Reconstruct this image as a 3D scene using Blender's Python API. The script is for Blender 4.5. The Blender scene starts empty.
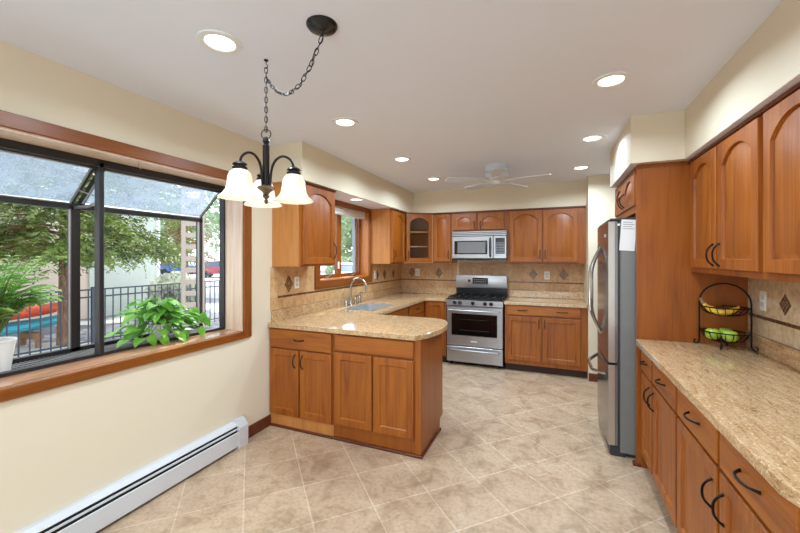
import bpy, bmesh, math, random
from mathutils import Vector, Matrix
random.seed(7)
PI = math.pi
S = bpy.context.scene
C = S.collection

# ------------------------------------------------------------------ camera, world, sun, exposure
F_PX, VX, VY, EYE = 365.0, 552.0, 257.5, 1.49
cd = bpy.data.cameras.new('camera'); cam = bpy.data.objects.new('camera', cd); C.objects.link(cam)
cd.sensor_width = 36.0; cd.lens = F_PX / 800 * 36.0
cd.shift_y = -(266.5 - VY) / 800.0
cd.clip_start = 0.02; cd.clip_end = 300
cam.location = (0, 0, EYE)
cam.rotation_euler = (PI / 2, 0, math.atan((VX - 400) / F_PX))
S.camera = cam

w = bpy.data.worlds.new('sky'); S.world = w; w.use_nodes = True
nt = w.node_tree; nt.nodes.clear()
out = nt.nodes.new('ShaderNodeOutputWorld'); bg = nt.nodes.new('ShaderNodeBackground')
sky = nt.nodes.new('ShaderNodeTexSky'); sky.sky_type = 'NISHITA'; sky.sun_disc = False
sky.sun_elevation = math.radians(58); sky.air_density = 1.0; sky.dust_density = 2.0
mx = nt.nodes.new('ShaderNodeMix'); mx.data_type = 'RGBA'; mx.inputs[0].default_value = 0.93
mx.inputs[7].default_value = (0.84, 0.925, 1.0, 1)
nt.links.new(sky.outputs[0], mx.inputs[6]); nt.links.new(mx.outputs[2], bg.inputs[0])
bg.inputs[1].default_value = 2.7
nt.links.new(bg.outputs[0], out.inputs[0])

sl = bpy.data.lights.new('sun', 'SUN'); so = bpy.data.objects.new('sun', sl); C.objects.link(so)
sl.energy = 6.0; sl.angle = math.radians(0.6); sl.color = (1.0, 0.95, 0.86)
so.rotation_euler = Vector((-0.30, 0.62, 0.95)).to_track_quat('Z', 'Y').to_euler()
so.location = (-8, 6, 12)

CAN_W = 12.0        # recessed ceiling lamps
BULB_W = 0.3        # chandelier bulbs
S.view_settings.view_transform = 'Standard'; S.view_settings.look = 'None'
S.view_settings.exposure = 0.27; S.view_settings.gamma = 1.0
S.view_settings.use_curve_mapping = False
try:
    S.cycles.use_denoising = True
    S.cycles.max_bounces = 10; S.cycles.diffuse_bounces = 5; S.cycles.transparent_max_bounces = 16
    S.cycles.sample_clamp_indirect = 6.0
    S.cycles.caustics_reflective = False; S.cycles.caustics_refractive = False
except Exception:
    pass

# ------------------------------------------------------------------ materials
def lin(c):
    f = lambda v: v / 12.92 if v <= 0.04045 else ((v + 0.055) / 1.055) ** 2.4
    return tuple(f(v / 255.0) for v in c) + (1.0,)

class NT:
    def __init__(s, name):
        s.m = bpy.data.materials.new(name); s.m.use_nodes = True
        s.t = s.m.node_tree; s.b = s.t.nodes['Principled BSDF']; s.o = s.t.nodes['Material Output']
    def n(s, typ, **kw):
        x = s.t.nodes.new(typ)
        for k, v in kw.items(): setattr(x, k, v)
        return x
    def l(s, a, b): s.t.links.new(a, b)
    def coords(s, scale=(1, 1, 1), rot=(0, 0, 0), loc=(0, 0, 0), vary=False):
        tc = s.n('ShaderNodeTexCoord'); mp = s.n('ShaderNodeMapping')
        mp.inputs['Scale'].default_value = scale; mp.inputs['Rotation'].default_value = rot
        mp.inputs['Location'].default_value = loc
        src = tc.outputs['Object']
        if vary:
            oi = s.n('ShaderNodeObjectInfo'); mu = s.n('ShaderNodeMath', operation='MULTIPLY'); mu.inputs[1].default_value = 37.0
            s.l(oi.outputs['Random'], mu.inputs[0])
            ad = s.n('ShaderNodeVectorMath', operation='ADD'); s.l(src, ad.inputs[0]); s.l(mu.outputs[0], ad.inputs[1]); src = ad.outputs[0]
        s.l(src, mp.inputs[0])
        return mp.outputs[0]
    def noise(s, vec, scale, detail=4, rough=0.55, dist=0.0):
        x = s.n('ShaderNodeTexNoise'); x.inputs['Scale'].default_value = scale; x.inputs['Detail'].default_value = detail
        x.inputs['Roughness'].default_value = rough; x.inputs['Distortion'].default_value = dist
        s.l(vec, x.inputs['Vector']); return x.outputs[0]
    def ramp(s, fac, stops):
        r = s.n('ShaderNodeValToRGB'); e = r.color_ramp.elements
        while len(e) < len(stops): e.new(0.5)
        for i, (p, c) in enumerate(stops): e[i].position = p; e[i].color = lin(c)
        s.l(fac, r.inputs[0]); return r.outputs[0]
    def mix(s, a, b, fac, mode='MIX'):
        x = s.n('ShaderNodeMix', data_type='RGBA', blend_type=mode)
        if isinstance(fac, (int, float)): x.inputs[0].default_value = fac
        else: s.l(fac, x.inputs[0])
        for i, v in ((6, a), (7, b)):
            if isinstance(v, tuple): x.inputs[i].default_value = v
            else: s.l(v, x.inputs[i])
        return x.outputs[2]
    def bump(s, h, strength=0.2, dist=0.01):
        b = s.n('ShaderNodeBump'); b.inputs['Strength'].default_value = strength; b.inputs['Distance'].default_value = dist
        s.l(h, b.inputs['Height']); s.l(b.outputs[0], s.b.inputs['Normal'])
    def set(s, **kw):
        for k, v in kw.items(): s.b.inputs[k.replace('_', ' ')].default_value = v
        return s

def plain(name, c, rough=0.5, metal=0.0, **kw):
    q = NT(name); q.set(Base_Color=lin(c), Roughness=rough, Metallic=metal); q.set(**kw)
    return q.m

def wood(name, c, axis='z', rough=0.42, contrast=1.0, vary=True):
    q = NT(name)
    sc = {'z': (9, 9, 0.7), 'x': (0.7, 9, 9), 'y': (9, 0.7, 9)}[axis]
    v = q.coords(sc, vary=vary)
    n1 = q.noise(v, 1.3, 5, 0.6, 1.6)
    sc2 = {'z': (110, 110, 3), 'x': (3, 110, 110), 'y': (110, 3, 110)}[axis]
    n2 = q.noise(q.coords(sc2), 1.0, 3)
    d = lambda k: tuple(max(0, min(255, x * k)) for x in c)
    base = q.ramp(n1, [(0.28, (c[0] * (1 - .2 * contrast), c[1] * (1 - .28 * contrast), c[2] * (1 - .32 * contrast))), (0.5, c), (0.74, (c[0] * (1 + .09 * contrast), c[1] * (1 + .16 * contrast), c[2] * (1 + .2 * contrast)))])
    fine = q.ramp(n2, [(0.35, (205, 195, 185)), (0.6, (255, 255, 255))])
    col = q.mix(base, fine, 0.55 * contrast, 'MULTIPLY')
    q.l(col, q.b.inputs['Base Color']); q.set(Roughness=rough, Coat_Weight=0.0)
    q.bump(n2, 0.04, 0.002)
    return q.m

M = {}
M['wood'] = wood('cherry_wood', (158, 86, 20))
M['wood_h'] = wood('cherry_wood_crossgrain', (166, 93, 23), 'x')
M['wood_panel'] = wood('cherry_veneer', (150, 80, 19), 'z', 0.34, 0.7)
M['wood_light'] = wood('maple_veneer', (196, 130, 66), 'z', 0.4, 0.55)
M['wood_dark'] = wood('dark_cherry_trim', (100, 46, 22), 'x', 0.35, 0.8)
M['crown'] = wood('crown_wood', (112, 56, 22), 'x', 0.4, 0.7)
M['wood_casing'] = wood('oak_casing', (136, 74, 20), 'y', 0.35, 0.8)
M['wood_casing_v'] = wood('oak_casing_upright', (138, 75, 20), 'z', 0.35, 0.8)
M['jamb'] = wood('pale_jamb_wood', (228, 200, 176), 'z', 0.35, 0.35)
M['sill'] = wood('sill_wood', (176, 130, 100), 'y', 0.15, 0.4)
M['jamb2'] = wood('amber_jamb_wood', (190, 118, 54), 'z', 0.35, 0.6)
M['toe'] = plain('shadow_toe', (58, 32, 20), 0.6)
M['cab_in'] = plain('cabinet_inside', (196, 146, 100), 0.6)
M['black_iron'] = plain('black_iron', (22, 20, 20), 0.38, 0.6)
M['bronze'] = plain('dark_bronze', (40, 34, 32), 0.35, 0.7)
M['pewter'] = plain('aged_pewter', (120, 108, 92), 0.35, 0.9)
M['black'] = plain('black_enamel', (14, 14, 15), 0.22)
M['black_glass'] = plain('black_glass', (10, 10, 11), 0.05, 0.0, Coat_Weight=0.6)
M['dark_plastic'] = plain('dark_grey_plastic', (44, 45, 48), 0.4)
M['white'] = plain('white_enamel', (226, 228, 228), 0.4)
M['heater'] = plain('heater_enamel', (204, 206, 208), 0.45)
M['white_plastic'] = plain('white_plastic', (236, 234, 226), 0.35)
M['fan_white'] = plain('fan_white', (212, 220, 230), 0.5)
M['chrome'] = plain('brushed_nickel', (190, 186, 180), 0.22, 1.0)
M['alu'] = plain('bronze_aluminium', (46, 44, 44), 0.4, 0.3)
M['alu_edge'] = plain('worn_aluminium', (150, 148, 146), 0.35, 0.8)
M['tray'] = plain('grey_ledge_tray', (92, 90, 88), 0.5)
M['sink_steel'] = plain('sink_steel', (206, 206, 206), 0.28, 0.65)
M['paper'] = plain('white_paper', (232, 228, 226), 0.7)
M['ink'] = plain('grey_print', (150, 145, 146), 0.7)
M['fins'] = plain('heater_dark_slot', (26, 26, 28), 0.6)
M['pot'] = plain('white_ceramic', (232, 230, 226), 0.3)
M['soil'] = plain('potting_soil', (52, 38, 28), 0.9)
M['stem'] = plain('green_stem', (96, 120, 60), 0.5)
M['storm'] = plain('grey_storm_frame', (150, 160, 172), 0.5)
M['blind'] = plain('white_blind', (226, 226, 224), 0.6)

def steel(name, c, rough, axis):
    q = NT(name); sc = {'x': (2, 300, 300), 'z': (300, 300, 2)}[axis]
    n = q.noise(q.coords(sc), 1.0, 2)
    col = q.ramp(n, [(0.3, tuple(v * .93 for v in c)), (0.7, c)])
    q.l(col, q.b.inputs['Base Color']); q.set(Metallic=0.85, Roughness=rough); q.bump(n, 0.03, 0.001); return q.m
M['steel'] = steel('brushed_steel', (188, 188, 190), 0.33, 'x')
M['steel_dark'] = steel('fridge_door_steel', (142, 142, 146), 0.2, 'z')
M['fridge_side'] = plain('fridge_grey_side', (124, 123, 120), 0.42, 0.2)

def paint(name, c):
    q = NT(name); n = q.noise(q.coords((1, 1, 1)), 260, 2)
    q.set(Base_Color=lin(c), Roughness=0.7); q.bump(n, 0.05, 0.002); return q.m
M['wall'] = paint('cream_wall_paint', (223, 211, 187))
M['ceil'] = paint('white_ceiling_paint', (228, 233, 247))

def granite(name, streak):
    q = NT(name)
    v = q.coords((1, 1, 1)); vs = q.coords((46, 9, 46) if streak else (26, 26, 26), rot=(0, 0, 0.25 if streak else 0))
    n1 = q.noise(vs, 1.0, 6, 0.68, 0.7)
    base = q.ramp(n1, [(0.28, (136, 92, 56)), (0.4, (182, 144, 102)), (0.56, (200, 166, 124)), (0.75, (218, 192, 156))])
    n2 = q.noise(v, 105, 3, 0.6)
    sp = q.ramp(n2, [(0.36, (88, 62, 44)), (0.45, (255, 255, 255))])
    n3 = q.noise(v, 95, 2, 0.6)
    fl = q.ramp(n3, [(0.6, (0, 0, 0)), (0.68, (255, 255, 255))])
    c1 = q.mix(base, sp, 0.45 if streak else 0.7, 'MULTIPLY')
    c2 = q.mix(c1, lin((226, 202, 166)), fl)
    q.l(c2, q.b.inputs['Base Color']); q.set(Roughness=0.14, Coat_Weight=0.2, Coat_Roughness=0.05); return q.m
M['granite'] = granite('speckled_granite', False)
M['granite_s'] = granite('streaked_granite', True)

def floor_mat():
    q = NT('travertine_floor_tile'); T = 0.36
    th = PI / 4
    tc = q.n('ShaderNodeTexCoord'); sub = q.n('ShaderNodeVectorMath', operation='SUBTRACT'); sub.inputs[1].default_value = (-2.004, 2.466, 0)
    q.l(tc.outputs['Object'], sub.inputs[0])
    mp = q.n('ShaderNodeMapping'); mp.inputs['Rotation'].default_value = (0, 0, th); q.l(sub.outputs[0], mp.inputs[0])
    b = q.n('ShaderNodeTexBrick'); b.offset = 0; b.squash = 1
    b.inputs['Scale'].default_value = 1; b.inputs['Brick Width'].default_value = T; b.inputs['Row Height'].default_value = T
    b.inputs['Mortar Size'].default_value = 0.0045; b.inputs['Mortar Smooth'].default_value = 0.3; b.inputs['Bias'].default_value = 0
    b.inputs['Color1'].default_value = lin((198, 172, 145)); b.inputs['Color2'].default_value = lin((210, 185, 157)); b.inputs['Mortar'].default_value = lin((226, 205, 182))
    q.l(mp.outputs[0], b.inputs['Vector'])
    n1 = q.noise(tc.outputs['Object'], 5.5, 7, 0.66, 0.8)
    r1 = q.ramp(n1, [(0.33, (194, 182, 170)), (0.5, (238, 233, 227)), (0.68, (255, 255, 255))])
    c = q.mix(b.outputs['Color'], r1, 0.85, 'MULTIPLY')
    n2 = q.noise(tc.outputs['Object'], 42, 4, 0.6); r2 = q.ramp(n2, [(0.36, (214, 206, 194)), (0.55, (255, 255, 255))])
    c = q.mix(c, r2, 0.5, 'MULTIPLY')
    q.l(c, q.b.inputs['Base Color']); q.set(Roughness=0.34)
    inv = q.n('ShaderNodeMath', operation='SUBTRACT'); inv.inputs[0].default_value = 1; q.l(b.outputs['Fac'], inv.inputs[1])
    q.bump(inv.outputs[0], 0.25, 0.003); return q.m
M['floor'] = floor_mat()

def splash(name, plane, size, c1, c2):
    q = NT(name); tc = q.n('ShaderNodeTexCoord'); sx = q.n('ShaderNodeSeparateXYZ'); cb = q.n('ShaderNodeCombineXYZ')
    q.l(tc.outputs['Object'], sx.inputs[0]); q.l(sx.outputs['Y' if plane == 'yz' else 'X'], cb.inputs[0]); q.l(sx.outputs['Z'], cb.inputs[1])
    b = q.n('ShaderNodeTexBrick'); b.offset = 0; b.inputs['Scale'].default_value = 1
    b.inputs['Brick Width'].default_value = size[0]; b.inputs['Row Height'].default_value = size[1]
    b.inputs['Mortar Size'].default_value = 0.0022; b.inputs['Mortar Smooth'].default_value = 0.4
    b.inputs['Color1'].default_value = lin(c1); b.inputs['Color2'].default_value = lin(c2); b.inputs['Mortar'].default_value = lin(tuple(v * .86 for v in c1))
    ad = q.n('ShaderNodeVectorMath', operation='ADD'); ad.inputs[1].default_value = (20.03, 20 * size[1] - 1.12 % size[1], 0)
    q.l(cb.outputs[0], ad.inputs[0]); q.l(ad.outputs[0], b.inputs['Vector'])
    n = q.noise(tc.outputs['Object'], 24, 5, 0.65); r = q.ramp(n, [(0.32, (205, 188, 168)), (0.5, (240, 234, 226)), (0.7, (255, 255, 255))])
    c = q.mix(b.outputs['Color'], r, 0.8, 'MULTIPLY'); q.l(c, q.b.inputs['Base Color']); q.set(Roughness=0.5)
    q.bump(n, 0.12, 0.004); return q.m
M['splash_l'] = splash('tumbled_tile_side', 'yz', (0.30, 0.30), (206, 168, 122), (216, 180, 136))
M['splash_b'] = splash('tumbled_tile_rear', 'xz', (0.15, 0.30), (204, 162, 118), (218, 180, 138))
M['splash_r'] = splash('pale_tumbled_tile', 'yz', (0.10, 0.30), (214, 194, 162), (222, 204, 176))
def checker(name, c1, c2, scale):
    q = NT(name); v = q.coords((scale, scale, scale)); n = q.noise(v, 1.0, 1); q.l(q.ramp(n, [(0.4, c1), (0.6, c2)]), q.b.inputs['Base Color']); q.set(Roughness=0.3); return q.m
M['mosaic'] = checker('brown_mosaic', (70, 44, 28), (128, 90, 58), 60)

def glass(name, tint, haze, gloss=0.08):
    q = NT(name); t = q.t; t.nodes.remove(q.b)
    tr = q.n('ShaderNodeBsdfTransparent'); tr.inputs[0].default_value = tint
    gl = q.n('ShaderNodeBsdfGlossy'); gl.inputs['Roughness'].default_value = 0.03
    fr = q.n('ShaderNodeLayerWeight'); pw = q.n('ShaderNodeMath', operation='POWER'); pw.inputs[1].default_value = 4.0; q.l(fr.outputs['Facing'], pw.inputs[0])
    mu = q.n('ShaderNodeMath', operation='MULTIPLY_ADD'); mu.inputs[1].default_value = 0.3; mu.inputs[2].default_value = gloss * .3; q.l(pw.outputs[0], mu.inputs[0])
    m1 = q.n('ShaderNodeMixShader'); q.l(mu.outputs[0], m1.inputs[0]); q.l(tr.outputs[0], m1.inputs[1]); q.l(gl.outputs[0], m1.inputs[2])
    last = m1.outputs[0]
    if haze:
        df = q.n('ShaderNodeBsdfTranslucent'); df.inputs[0].default_value = lin((176, 188, 202)); d2 = q.n('ShaderNodeBsdfDiffuse'); d2.inputs[0].default_value = lin((176, 188, 202))
        a = q.n('ShaderNodeAddShader'); mh = q.n('ShaderNodeMixShader'); mh.inputs[0].default_value = 0.5
        q.l(df.outputs[0], mh.inputs[1]); q.l(d2.outputs[0], mh.inputs[2])
        m2 = q.n('ShaderNodeMixShader'); n = q.noise(q.coords((1, 1, 1)), 7, 5, 0.7)
        mr = q.n('ShaderNodeMapRange'); mr.inputs[1].default_value = 0.3; mr.inputs[2].default_value = 0.7; mr.inputs[3].default_value = haze - .14; mr.inputs[4].default_value = haze + .14
        q.l(n, mr.inputs[0]); q.l(mr.outputs[0], m2.inputs[0])
        q.l(last, m2.inputs[1]); q.l(mh.outputs[0], m2.inputs[2]); last = m2.outputs[0]; t.nodes.remove(a)
    q.l(last, q.o.inputs[0]); return q.m
M['glass'] = glass('clear_glass', (0.97, 0.98, 0.98, 1), 0)
M['roof_glass'] = glass('hazy_roof_glass', (0.86, 0.91, 0.96, 1), 0.36)
M['cab_glass'] = glass('cabinet_glass', (0.9, 0.9, 0.88, 1), 0)

def shade_mat():
    q = NT('frosted_shade'); q.set(Base_Color=lin((226, 222, 212)), Roughness=0.35, Emission_Color=lin((255, 244, 226)), Emission_Strength=0.12)
    tl = q.n('ShaderNodeBsdfTranslucent'); tl.inputs[0].default_value = lin((255, 250, 240)); m = q.n('ShaderNodeMixShader'); m.inputs[0].default_value = 0.5
    q.l(q.b.outputs[0], m.inputs[1]); q.l(tl.outputs[0], m.inputs[2]); q.l(m.outputs[0], q.o.inputs[0]); return q.m
M['shade'] = shade_mat()
def emit(name, c, s):
    q = NT(name); q.set(Base_Color=lin(c), Emission_Color=lin(c), Emission_Strength=s); return q.m
M['lens'] = emit('lit_lens', (255, 250, 240), 4.0)
M['bulb'] = emit('lit_bulb', (255, 240, 214), 3.0)
M['display'] = plain('oven_display', (30, 31, 33), 0.15)
M['legend'] = plain('printed_legend', (150, 152, 156), 0.4)

def leaf(name, c1, c2, tr=0.45, scale=9):
    q = NT(name); n = q.noise(q.coords((1, 1, 1)), scale, 3); col = q.ramp(n, [(0.35, c1), (0.65, c2)])
    q.l(col, q.b.inputs['Base Color']); q.set(Roughness=0.4)
    tl = q.n('ShaderNodeBsdfTranslucent'); q.l(col, tl.inputs[0]); m = q.n('ShaderNodeMixShader'); m.inputs[0].default_value = tr
    q.l(q.b.outputs[0], m.inputs[1]); q.l(tl.outputs[0], m.inputs[2]); q.l(m.outputs[0], q.o.inputs[0]); return q.m
M['pothos'] = leaf('pothos_leaf', (84, 150, 44), (140, 196, 76))
M['palm'] = leaf('palm_leaf', (104, 164, 66), (178, 218, 118))
M['conifer'] = leaf('conifer_needles', (46, 70, 26), (130, 150, 66), 0.25, 1.6)
M['conifer2'] = leaf('browning_needles', (84, 76, 34), (140, 96, 46), 0.3, 2)
M['tree'] = leaf('street_tree_leaves', (110, 136, 92), (170, 186, 150), 0.3, 1)
M['bush'] = leaf('pale_bush_leaves', (150, 160, 140), (206, 208, 190), 0.3, 2)
def bark():
    q = NT('bark'); n = q.noise(q.coords((8, 8, 2)), 3, 5); q.l(q.ramp(n, [(0.3, (84, 62, 48)), (0.7, (150, 116, 92))]), q.b.inputs['Base Color']); q.set(Roughness=0.9); q.bump(n, 0.5, 0.03); return q.m
M['bark'] = bark()
def mulch():
    q = NT('sun_patched_yard'); v = q.coords((1, 1, 1)); n = q.noise(v, 9, 6, 0.7); n2 = q.noise(v, 0.35, 3)
    a = q.ramp(n, [(0.35, (70, 72, 82)), (0.65, (124, 124, 130))]); b = q.ramp(n, [(0.3, (176, 172, 164)), (0.7, (206, 202, 194))])  # pale patches: sunlight painted into the ground colour
    q.l(q.mix(a, b, q.ramp(n2, [(0.52, (0, 0, 0)), (0.56, (255, 255, 255))])), q.b.inputs['Base Color']); q.set(Roughness=0.9); return q.m
M['yard'] = mulch()
M['street'] = plain('pale_street', (150, 148, 146), 0.9)
M['fence'] = plain('black_fence_paint', (52, 58, 72), 0.45, 0.2)
M['stucco'] = plain('pinkish_stucco', (206, 186, 170), 0.9)
def siding():
    q = NT('grey_siding'); sx = q.n('ShaderNodeSeparateXYZ'); q.l(q.coords((1, 1, 1)), sx.inputs[0])
    m = q.n('ShaderNodeMath', operation='FRACT'); mu = q.n('ShaderNodeMath', operation='MULTIPLY'); mu.inputs[1].default_value = 5.0
    q.l(sx.outputs['Z'], mu.inputs[0]); q.l(mu.outputs[0], m.inputs[0]); q.set(Base_Color=lin((186, 190, 180)), Roughness=0.8); q.bump(m.outputs[0], 0.5, 0.02); return q.m
M['siding'] = siding()
M['shingle'] = plain('roof_shingle', (120, 112, 108), 0.9)
M['trim_white'] = plain('exterior_white', (236, 234, 230), 0.6)
M['kayak_red'] = plain('kayak_red', (224, 84, 52), 0.4)
M['kayak_teal'] = plain('kayak_teal', (70, 170, 190), 0.4)
M['timber'] = plain('weathered_timber', (150, 112, 84), 0.9)
M['car_red'] = plain('car_red', (150, 40, 62), 0.25)
M['car_blue'] = plain('car_blue', (60, 90, 150), 0.25)
M['car_white'] = plain('car_white', (222, 226, 230), 0.25)
M['car_glass'] = plain('car_glass', (60, 86, 110), 0.1)
M['tyre'] = plain('tyre', (28, 28, 30), 0.8)
M['trellis'] = plain('weathered_white_trellis', (160, 144, 134), 0.8)
def apple():
    q = NT('green_apple_skin'); n = q.noise(q.coords((1, 1, 1)), 26, 4); q.l(q.ramp(n, [(0.3, (136, 172, 44)), (0.7, (186, 208, 84))]), q.b.inputs['Base Color']); q.set(Roughness=0.28); return q.m
M['apple'] = apple()
def banana():
    q = NT('banana_skin'); n = q.noise(q.coords((1, 1, 1)), 55, 3); q.l(q.ramp(n, [(0.3, (150, 104, 30)), (0.42, (226, 176, 40)), (0.7, (240, 200, 70))]), q.b.inputs['Base Color']); q.set(Roughness=0.45); return q.m
M['banana'] = banana()

# ------------------------------------------------------------------ mesh helpers
class B:
    def __init__(s): s.bm = bmesh.new()
    def box(s, x0, y0, z0, x1, y1, z1, bev=0.0, seg=1):
        r = bmesh.ops.create_cube(s.bm, size=1.0); vs = r['verts']
        for v in vs: v.co = Vector(((x0 + x1) / 2 + v.co.x * (x1 - x0), (y0 + y1) / 2 + v.co.y * (y1 - y0), (z0 + z1) / 2 + v.co.z * (z1 - z0)))
        if bev:
            es = list({e for v in vs for e in v.link_edges})
            bmesh.ops.bevel(s.bm, geom=es, offset=bev, segments=seg, affect='EDGES', profile=0.5)
        return s
    def ring(s, pts): return [s.bm.verts.new(p) for p in pts]
    def bridge(s, a, b, closed=True):
        n = len(a)
        for i in range(n if closed else n - 1):
            j = (i + 1) % n
            try: s.bm.faces.new((a[i], a[j], b[j], b[i]))
            except ValueError: pass
    def cap(s, a):
        try: s.bm.faces.new(a)
        except ValueError: pass
    def tube(s, pts, r, seg=8, closed=False, cap=True):
        pts = [Vector(p) for p in pts]; n = len(pts); rr = r if isinstance(r, (list, tuple)) else [r] * n
        rings = []; up = None
        for i in range(n):
            if closed: t = pts[(i + 1) % n] - pts[i - 1]
            else: t = pts[min(i + 1, n - 1)] - pts[max(i - 1, 0)]
            t.normalize()
            if up is None:
                up = Vector((0, 0, 1)) if abs(t.z) < 0.9 else Vector((1, 0, 0))
            u = up - t * up.dot(t)
            if u.length < 1e-5: u = t.orthogonal()
            u.normalize(); up = u; v = t.cross(u)
            rings.append(s.ring([pts[i] + (u * math.cos(2 * PI * k / seg) + v * math.sin(2 * PI * k / seg)) * rr[i] for k in range(seg)]))
        for i in range(n - 1): s.bridge(rings[i], rings[i + 1])
        if closed: s.bridge(rings[-1], rings[0])
        elif cap: s.cap(rings[0][::-1]); s.cap(rings[-1])
        return s
    def lathe(s, prof, c=(0, 0, 0), seg=24, capb=True, capt=True):
        c = Vector(c); rings = []
        for r, z in prof: rings.append(s.ring([c + Vector((r * math.cos(2 * PI * k / seg), r * math.sin(2 * PI * k / seg), z)) for k in range(seg)]))
        for a, b in zip(rings, rings[1:]): s.bridge(a, b)
        if capb: s.cap(rings[0][::-1])
        if capt: s.cap(rings[-1])
        return s
    def prism(s, poly, z0, z1, bev=0):
        a = s.ring([(x, y, z0) for x, y in poly]); b = s.ring([(x, y, z1) for x, y in poly])
        s.bridge(a, b); s.cap(a[::-1]); s.cap(b); return s
    def xform(s, m): bmesh.ops.transform(s.bm, matrix=m, verts=s.bm.verts); return s
    def quad(s, a, b, c, d):
        s.cap([s.bm.verts.new(p) for p in (a, b, c, d)]); return s
    def sphere(s, c, r, sx=1, sy=1, sz=1, u=16, v=10):
        ret = bmesh.ops.create_uvsphere(s.bm, u_segments=u, v_segments=v, radius=1.0)
        for q in ret['verts']: q.co = Vector((c[0] + q.co.x * r * sx, c[1] + q.co.y * r * sy, c[2] + q.co.z * r * sz))
        return s

def obj(name, b, mat, parent=None, recalc=True):
    bm = b.bm
    if recalc: bmesh.ops.recalc_face_normals(bm, faces=bm.faces)
    me = bpy.data.meshes.new(name); bm.to_mesh(me); bm.free()
    me.materials.append(M[mat] if isinstance(mat, str) else mat)
    me.polygons.foreach_set('use_smooth', [True] * len(me.polygons))
    try: me.set_sharp_from_angle(angle=math.radians(24))
    except Exception: pass
    o = bpy.data.objects.new(name, me); C.objects.link(o)
    if parent is not None: o.parent = parent
    return o

def thing(name, label, cat, loc=(0, 0, 0), rz=0.0, group=None):
    o = bpy.data.objects.new(name, None); C.objects.link(o); o.empty_display_size = 0.1
    o.location = loc; o.rotation_euler = (0, 0, rz); o['label'] = label; o['category'] = cat
    if group: o['group'] = group
    return o
def tag(o, label, cat, group=None, kind=None):
    o['label'] = label; o['category'] = cat
    if group: o['group'] = group
    if kind: o['kind'] = kind
    return o
def struct(name, b, mat, label, cat, parent=None):
    o = obj(name, b, mat, parent); o['kind'] = 'structure'
    if parent is None: o['label'] = label; o['category'] = cat
    return o
def dup(root, loc=None, rz=None, label=None):
    r = root.copy(); C.objects.link(r)
    if loc is not None: r.location = loc
    if rz is not None: r.rotation_euler = (0, 0, rz)
    if label: r['label'] = label
    for ch in list(root.children):
        c = ch.copy(); C.objects.link(c); c.parent = r
        for g in list(ch.children):
            d = g.copy(); C.objects.link(d); d.parent = c
    return r
def light(name, typ, loc, energy, parent=None, color=(.70, .86, 1), rot=None, **kw):
    l = bpy.data.lights.new(name, typ); l.energy = energy; l.color = color
    for k, v in kw.items(): setattr(l, k, v)
    o = bpy.data.objects.new(name, l); C.objects.link(o); o.location = loc
    if rot: o.rotation_euler = rot
    if parent is not None: o.parent = parent
    return o

# ------------------------------------------------------------------ room shell
XL, XR, YB, ZC, YF = -2.32, 1.18, 5.60, 2.48, -2.6
WT = 0.2
struct('floor', B().box(XL - WT, YF - WT, -0.12, XR + WT, YB + WT, 0), 'floor', 'beige travertine floor tile laid diagonally through the kitchen', 'floor')
struct('ceiling', B().box(XL - WT, YF - WT, ZC, XR + WT, YB + WT, ZC + 0.15), 'ceil', 'smooth white ceiling over the kitchen', 'ceiling')
# left wall with two window openings
W1 = (0.33, 2.245, 0.892, 2.088); W2 = (3.30, 4.455, 1.235, 2.12)
def wall_with_holes(axis, p0, p1, a0, a1, z0, z1, holes):
    b = B(); cuts = sorted(holes); cur = a0
    def bx(u0, u1, w0, w1):
        if u1 - u0 < 1e-4 or w1 - w0 < 1e-4: return
        if axis == 'x': b.box(p0, u0, w0, p1, u1, w1)
        else: b.box(u0, p0, w0, u1, p1, w1)
    for (h0, h1, v0, v1) in cuts:
        bx(cur, h0, z0, z1); bx(h0, h1, z0, v0); bx(h0, h1, v1, z1); cur = h1
    bx(cur, a1, z0, z1); return b
struct('wall_left', wall_with_holes('x', XL - WT, XL, YF, YB + WT, 0, ZC, [W1, W2]), 'wall', 'cream painted wall with the garden window', 'wall')
struct('wall_right', wall_with_holes('x', XR, XR + WT, YF, YB + WT, 0, ZC, [(-2.2, -1.1, .6, 2.2)]), 'wall', 'cream painted wall behind the long right counter', 'wall')
struct('wall_back', B().box(XL, YB, 0, XR, YB + WT, ZC), 'wall', 'cream painted wall behind the stove', 'wall')
D1 = (-2.15, 0.95, 0.0, 2.3)
struct('wall_front', wall_with_holes('y', YF - WT, YF, XL - WT, XR + WT, 0, ZC, [D1]), 'wall', 'cream wall with the added glass patio door', 'wall')
struct('wall_stub', B().box(0.405, 4.95, 0, XR, YB, ZC), 'wall', 'cream wall return between rear cabinets and refrigerator', 'wall')
d = thing('added_patio_door', 'unseen white sliding glass patio door added for daylight', 'door', (-0.6, YF - 0.1, 0)); d['kind'] = 'structure'  # unseen door, added so that daylight enters from behind the camera
b = B()
for x0, x1 in ((-1.55, -1.47), (-0.04, 0.04), (1.47, 1.55)): b.box(x0, -.04, 0, x1, .04, 2.3)
b.box(-1.47, -.04, 0, -.04, .04, .08).box(.04, -.04, 0, 1.47, .04, .08).box(-1.47, -.04, 2.22, -.04, .04, 2.3).box(.04, -.04, 2.22, 1.47, .04, 2.3)
obj('door_frame', b, 'white', d); obj('glass_pane', B().box(-1.47, -.004, .08, -.04, .004, 2.22).box(.04, -.004, .08, 1.47, .004, 2.22), 'glass', d)
w3 = thing('added_window', 'unseen white framed window added for daylight in the right wall', 'window', (XR + .1, -1.65, .6)); w3['kind'] = 'structure'  # unseen window added behind the camera to let in more daylight
b = B()
for ya in (-.55, -.03, .49): b.box(-.04, ya, 0, .04, ya + .06, 1.6)
b.box(-.04, -.49, 0, .04, .49, .06).box(-.04, -.49, 1.54, .04, .49, 1.6)
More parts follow.
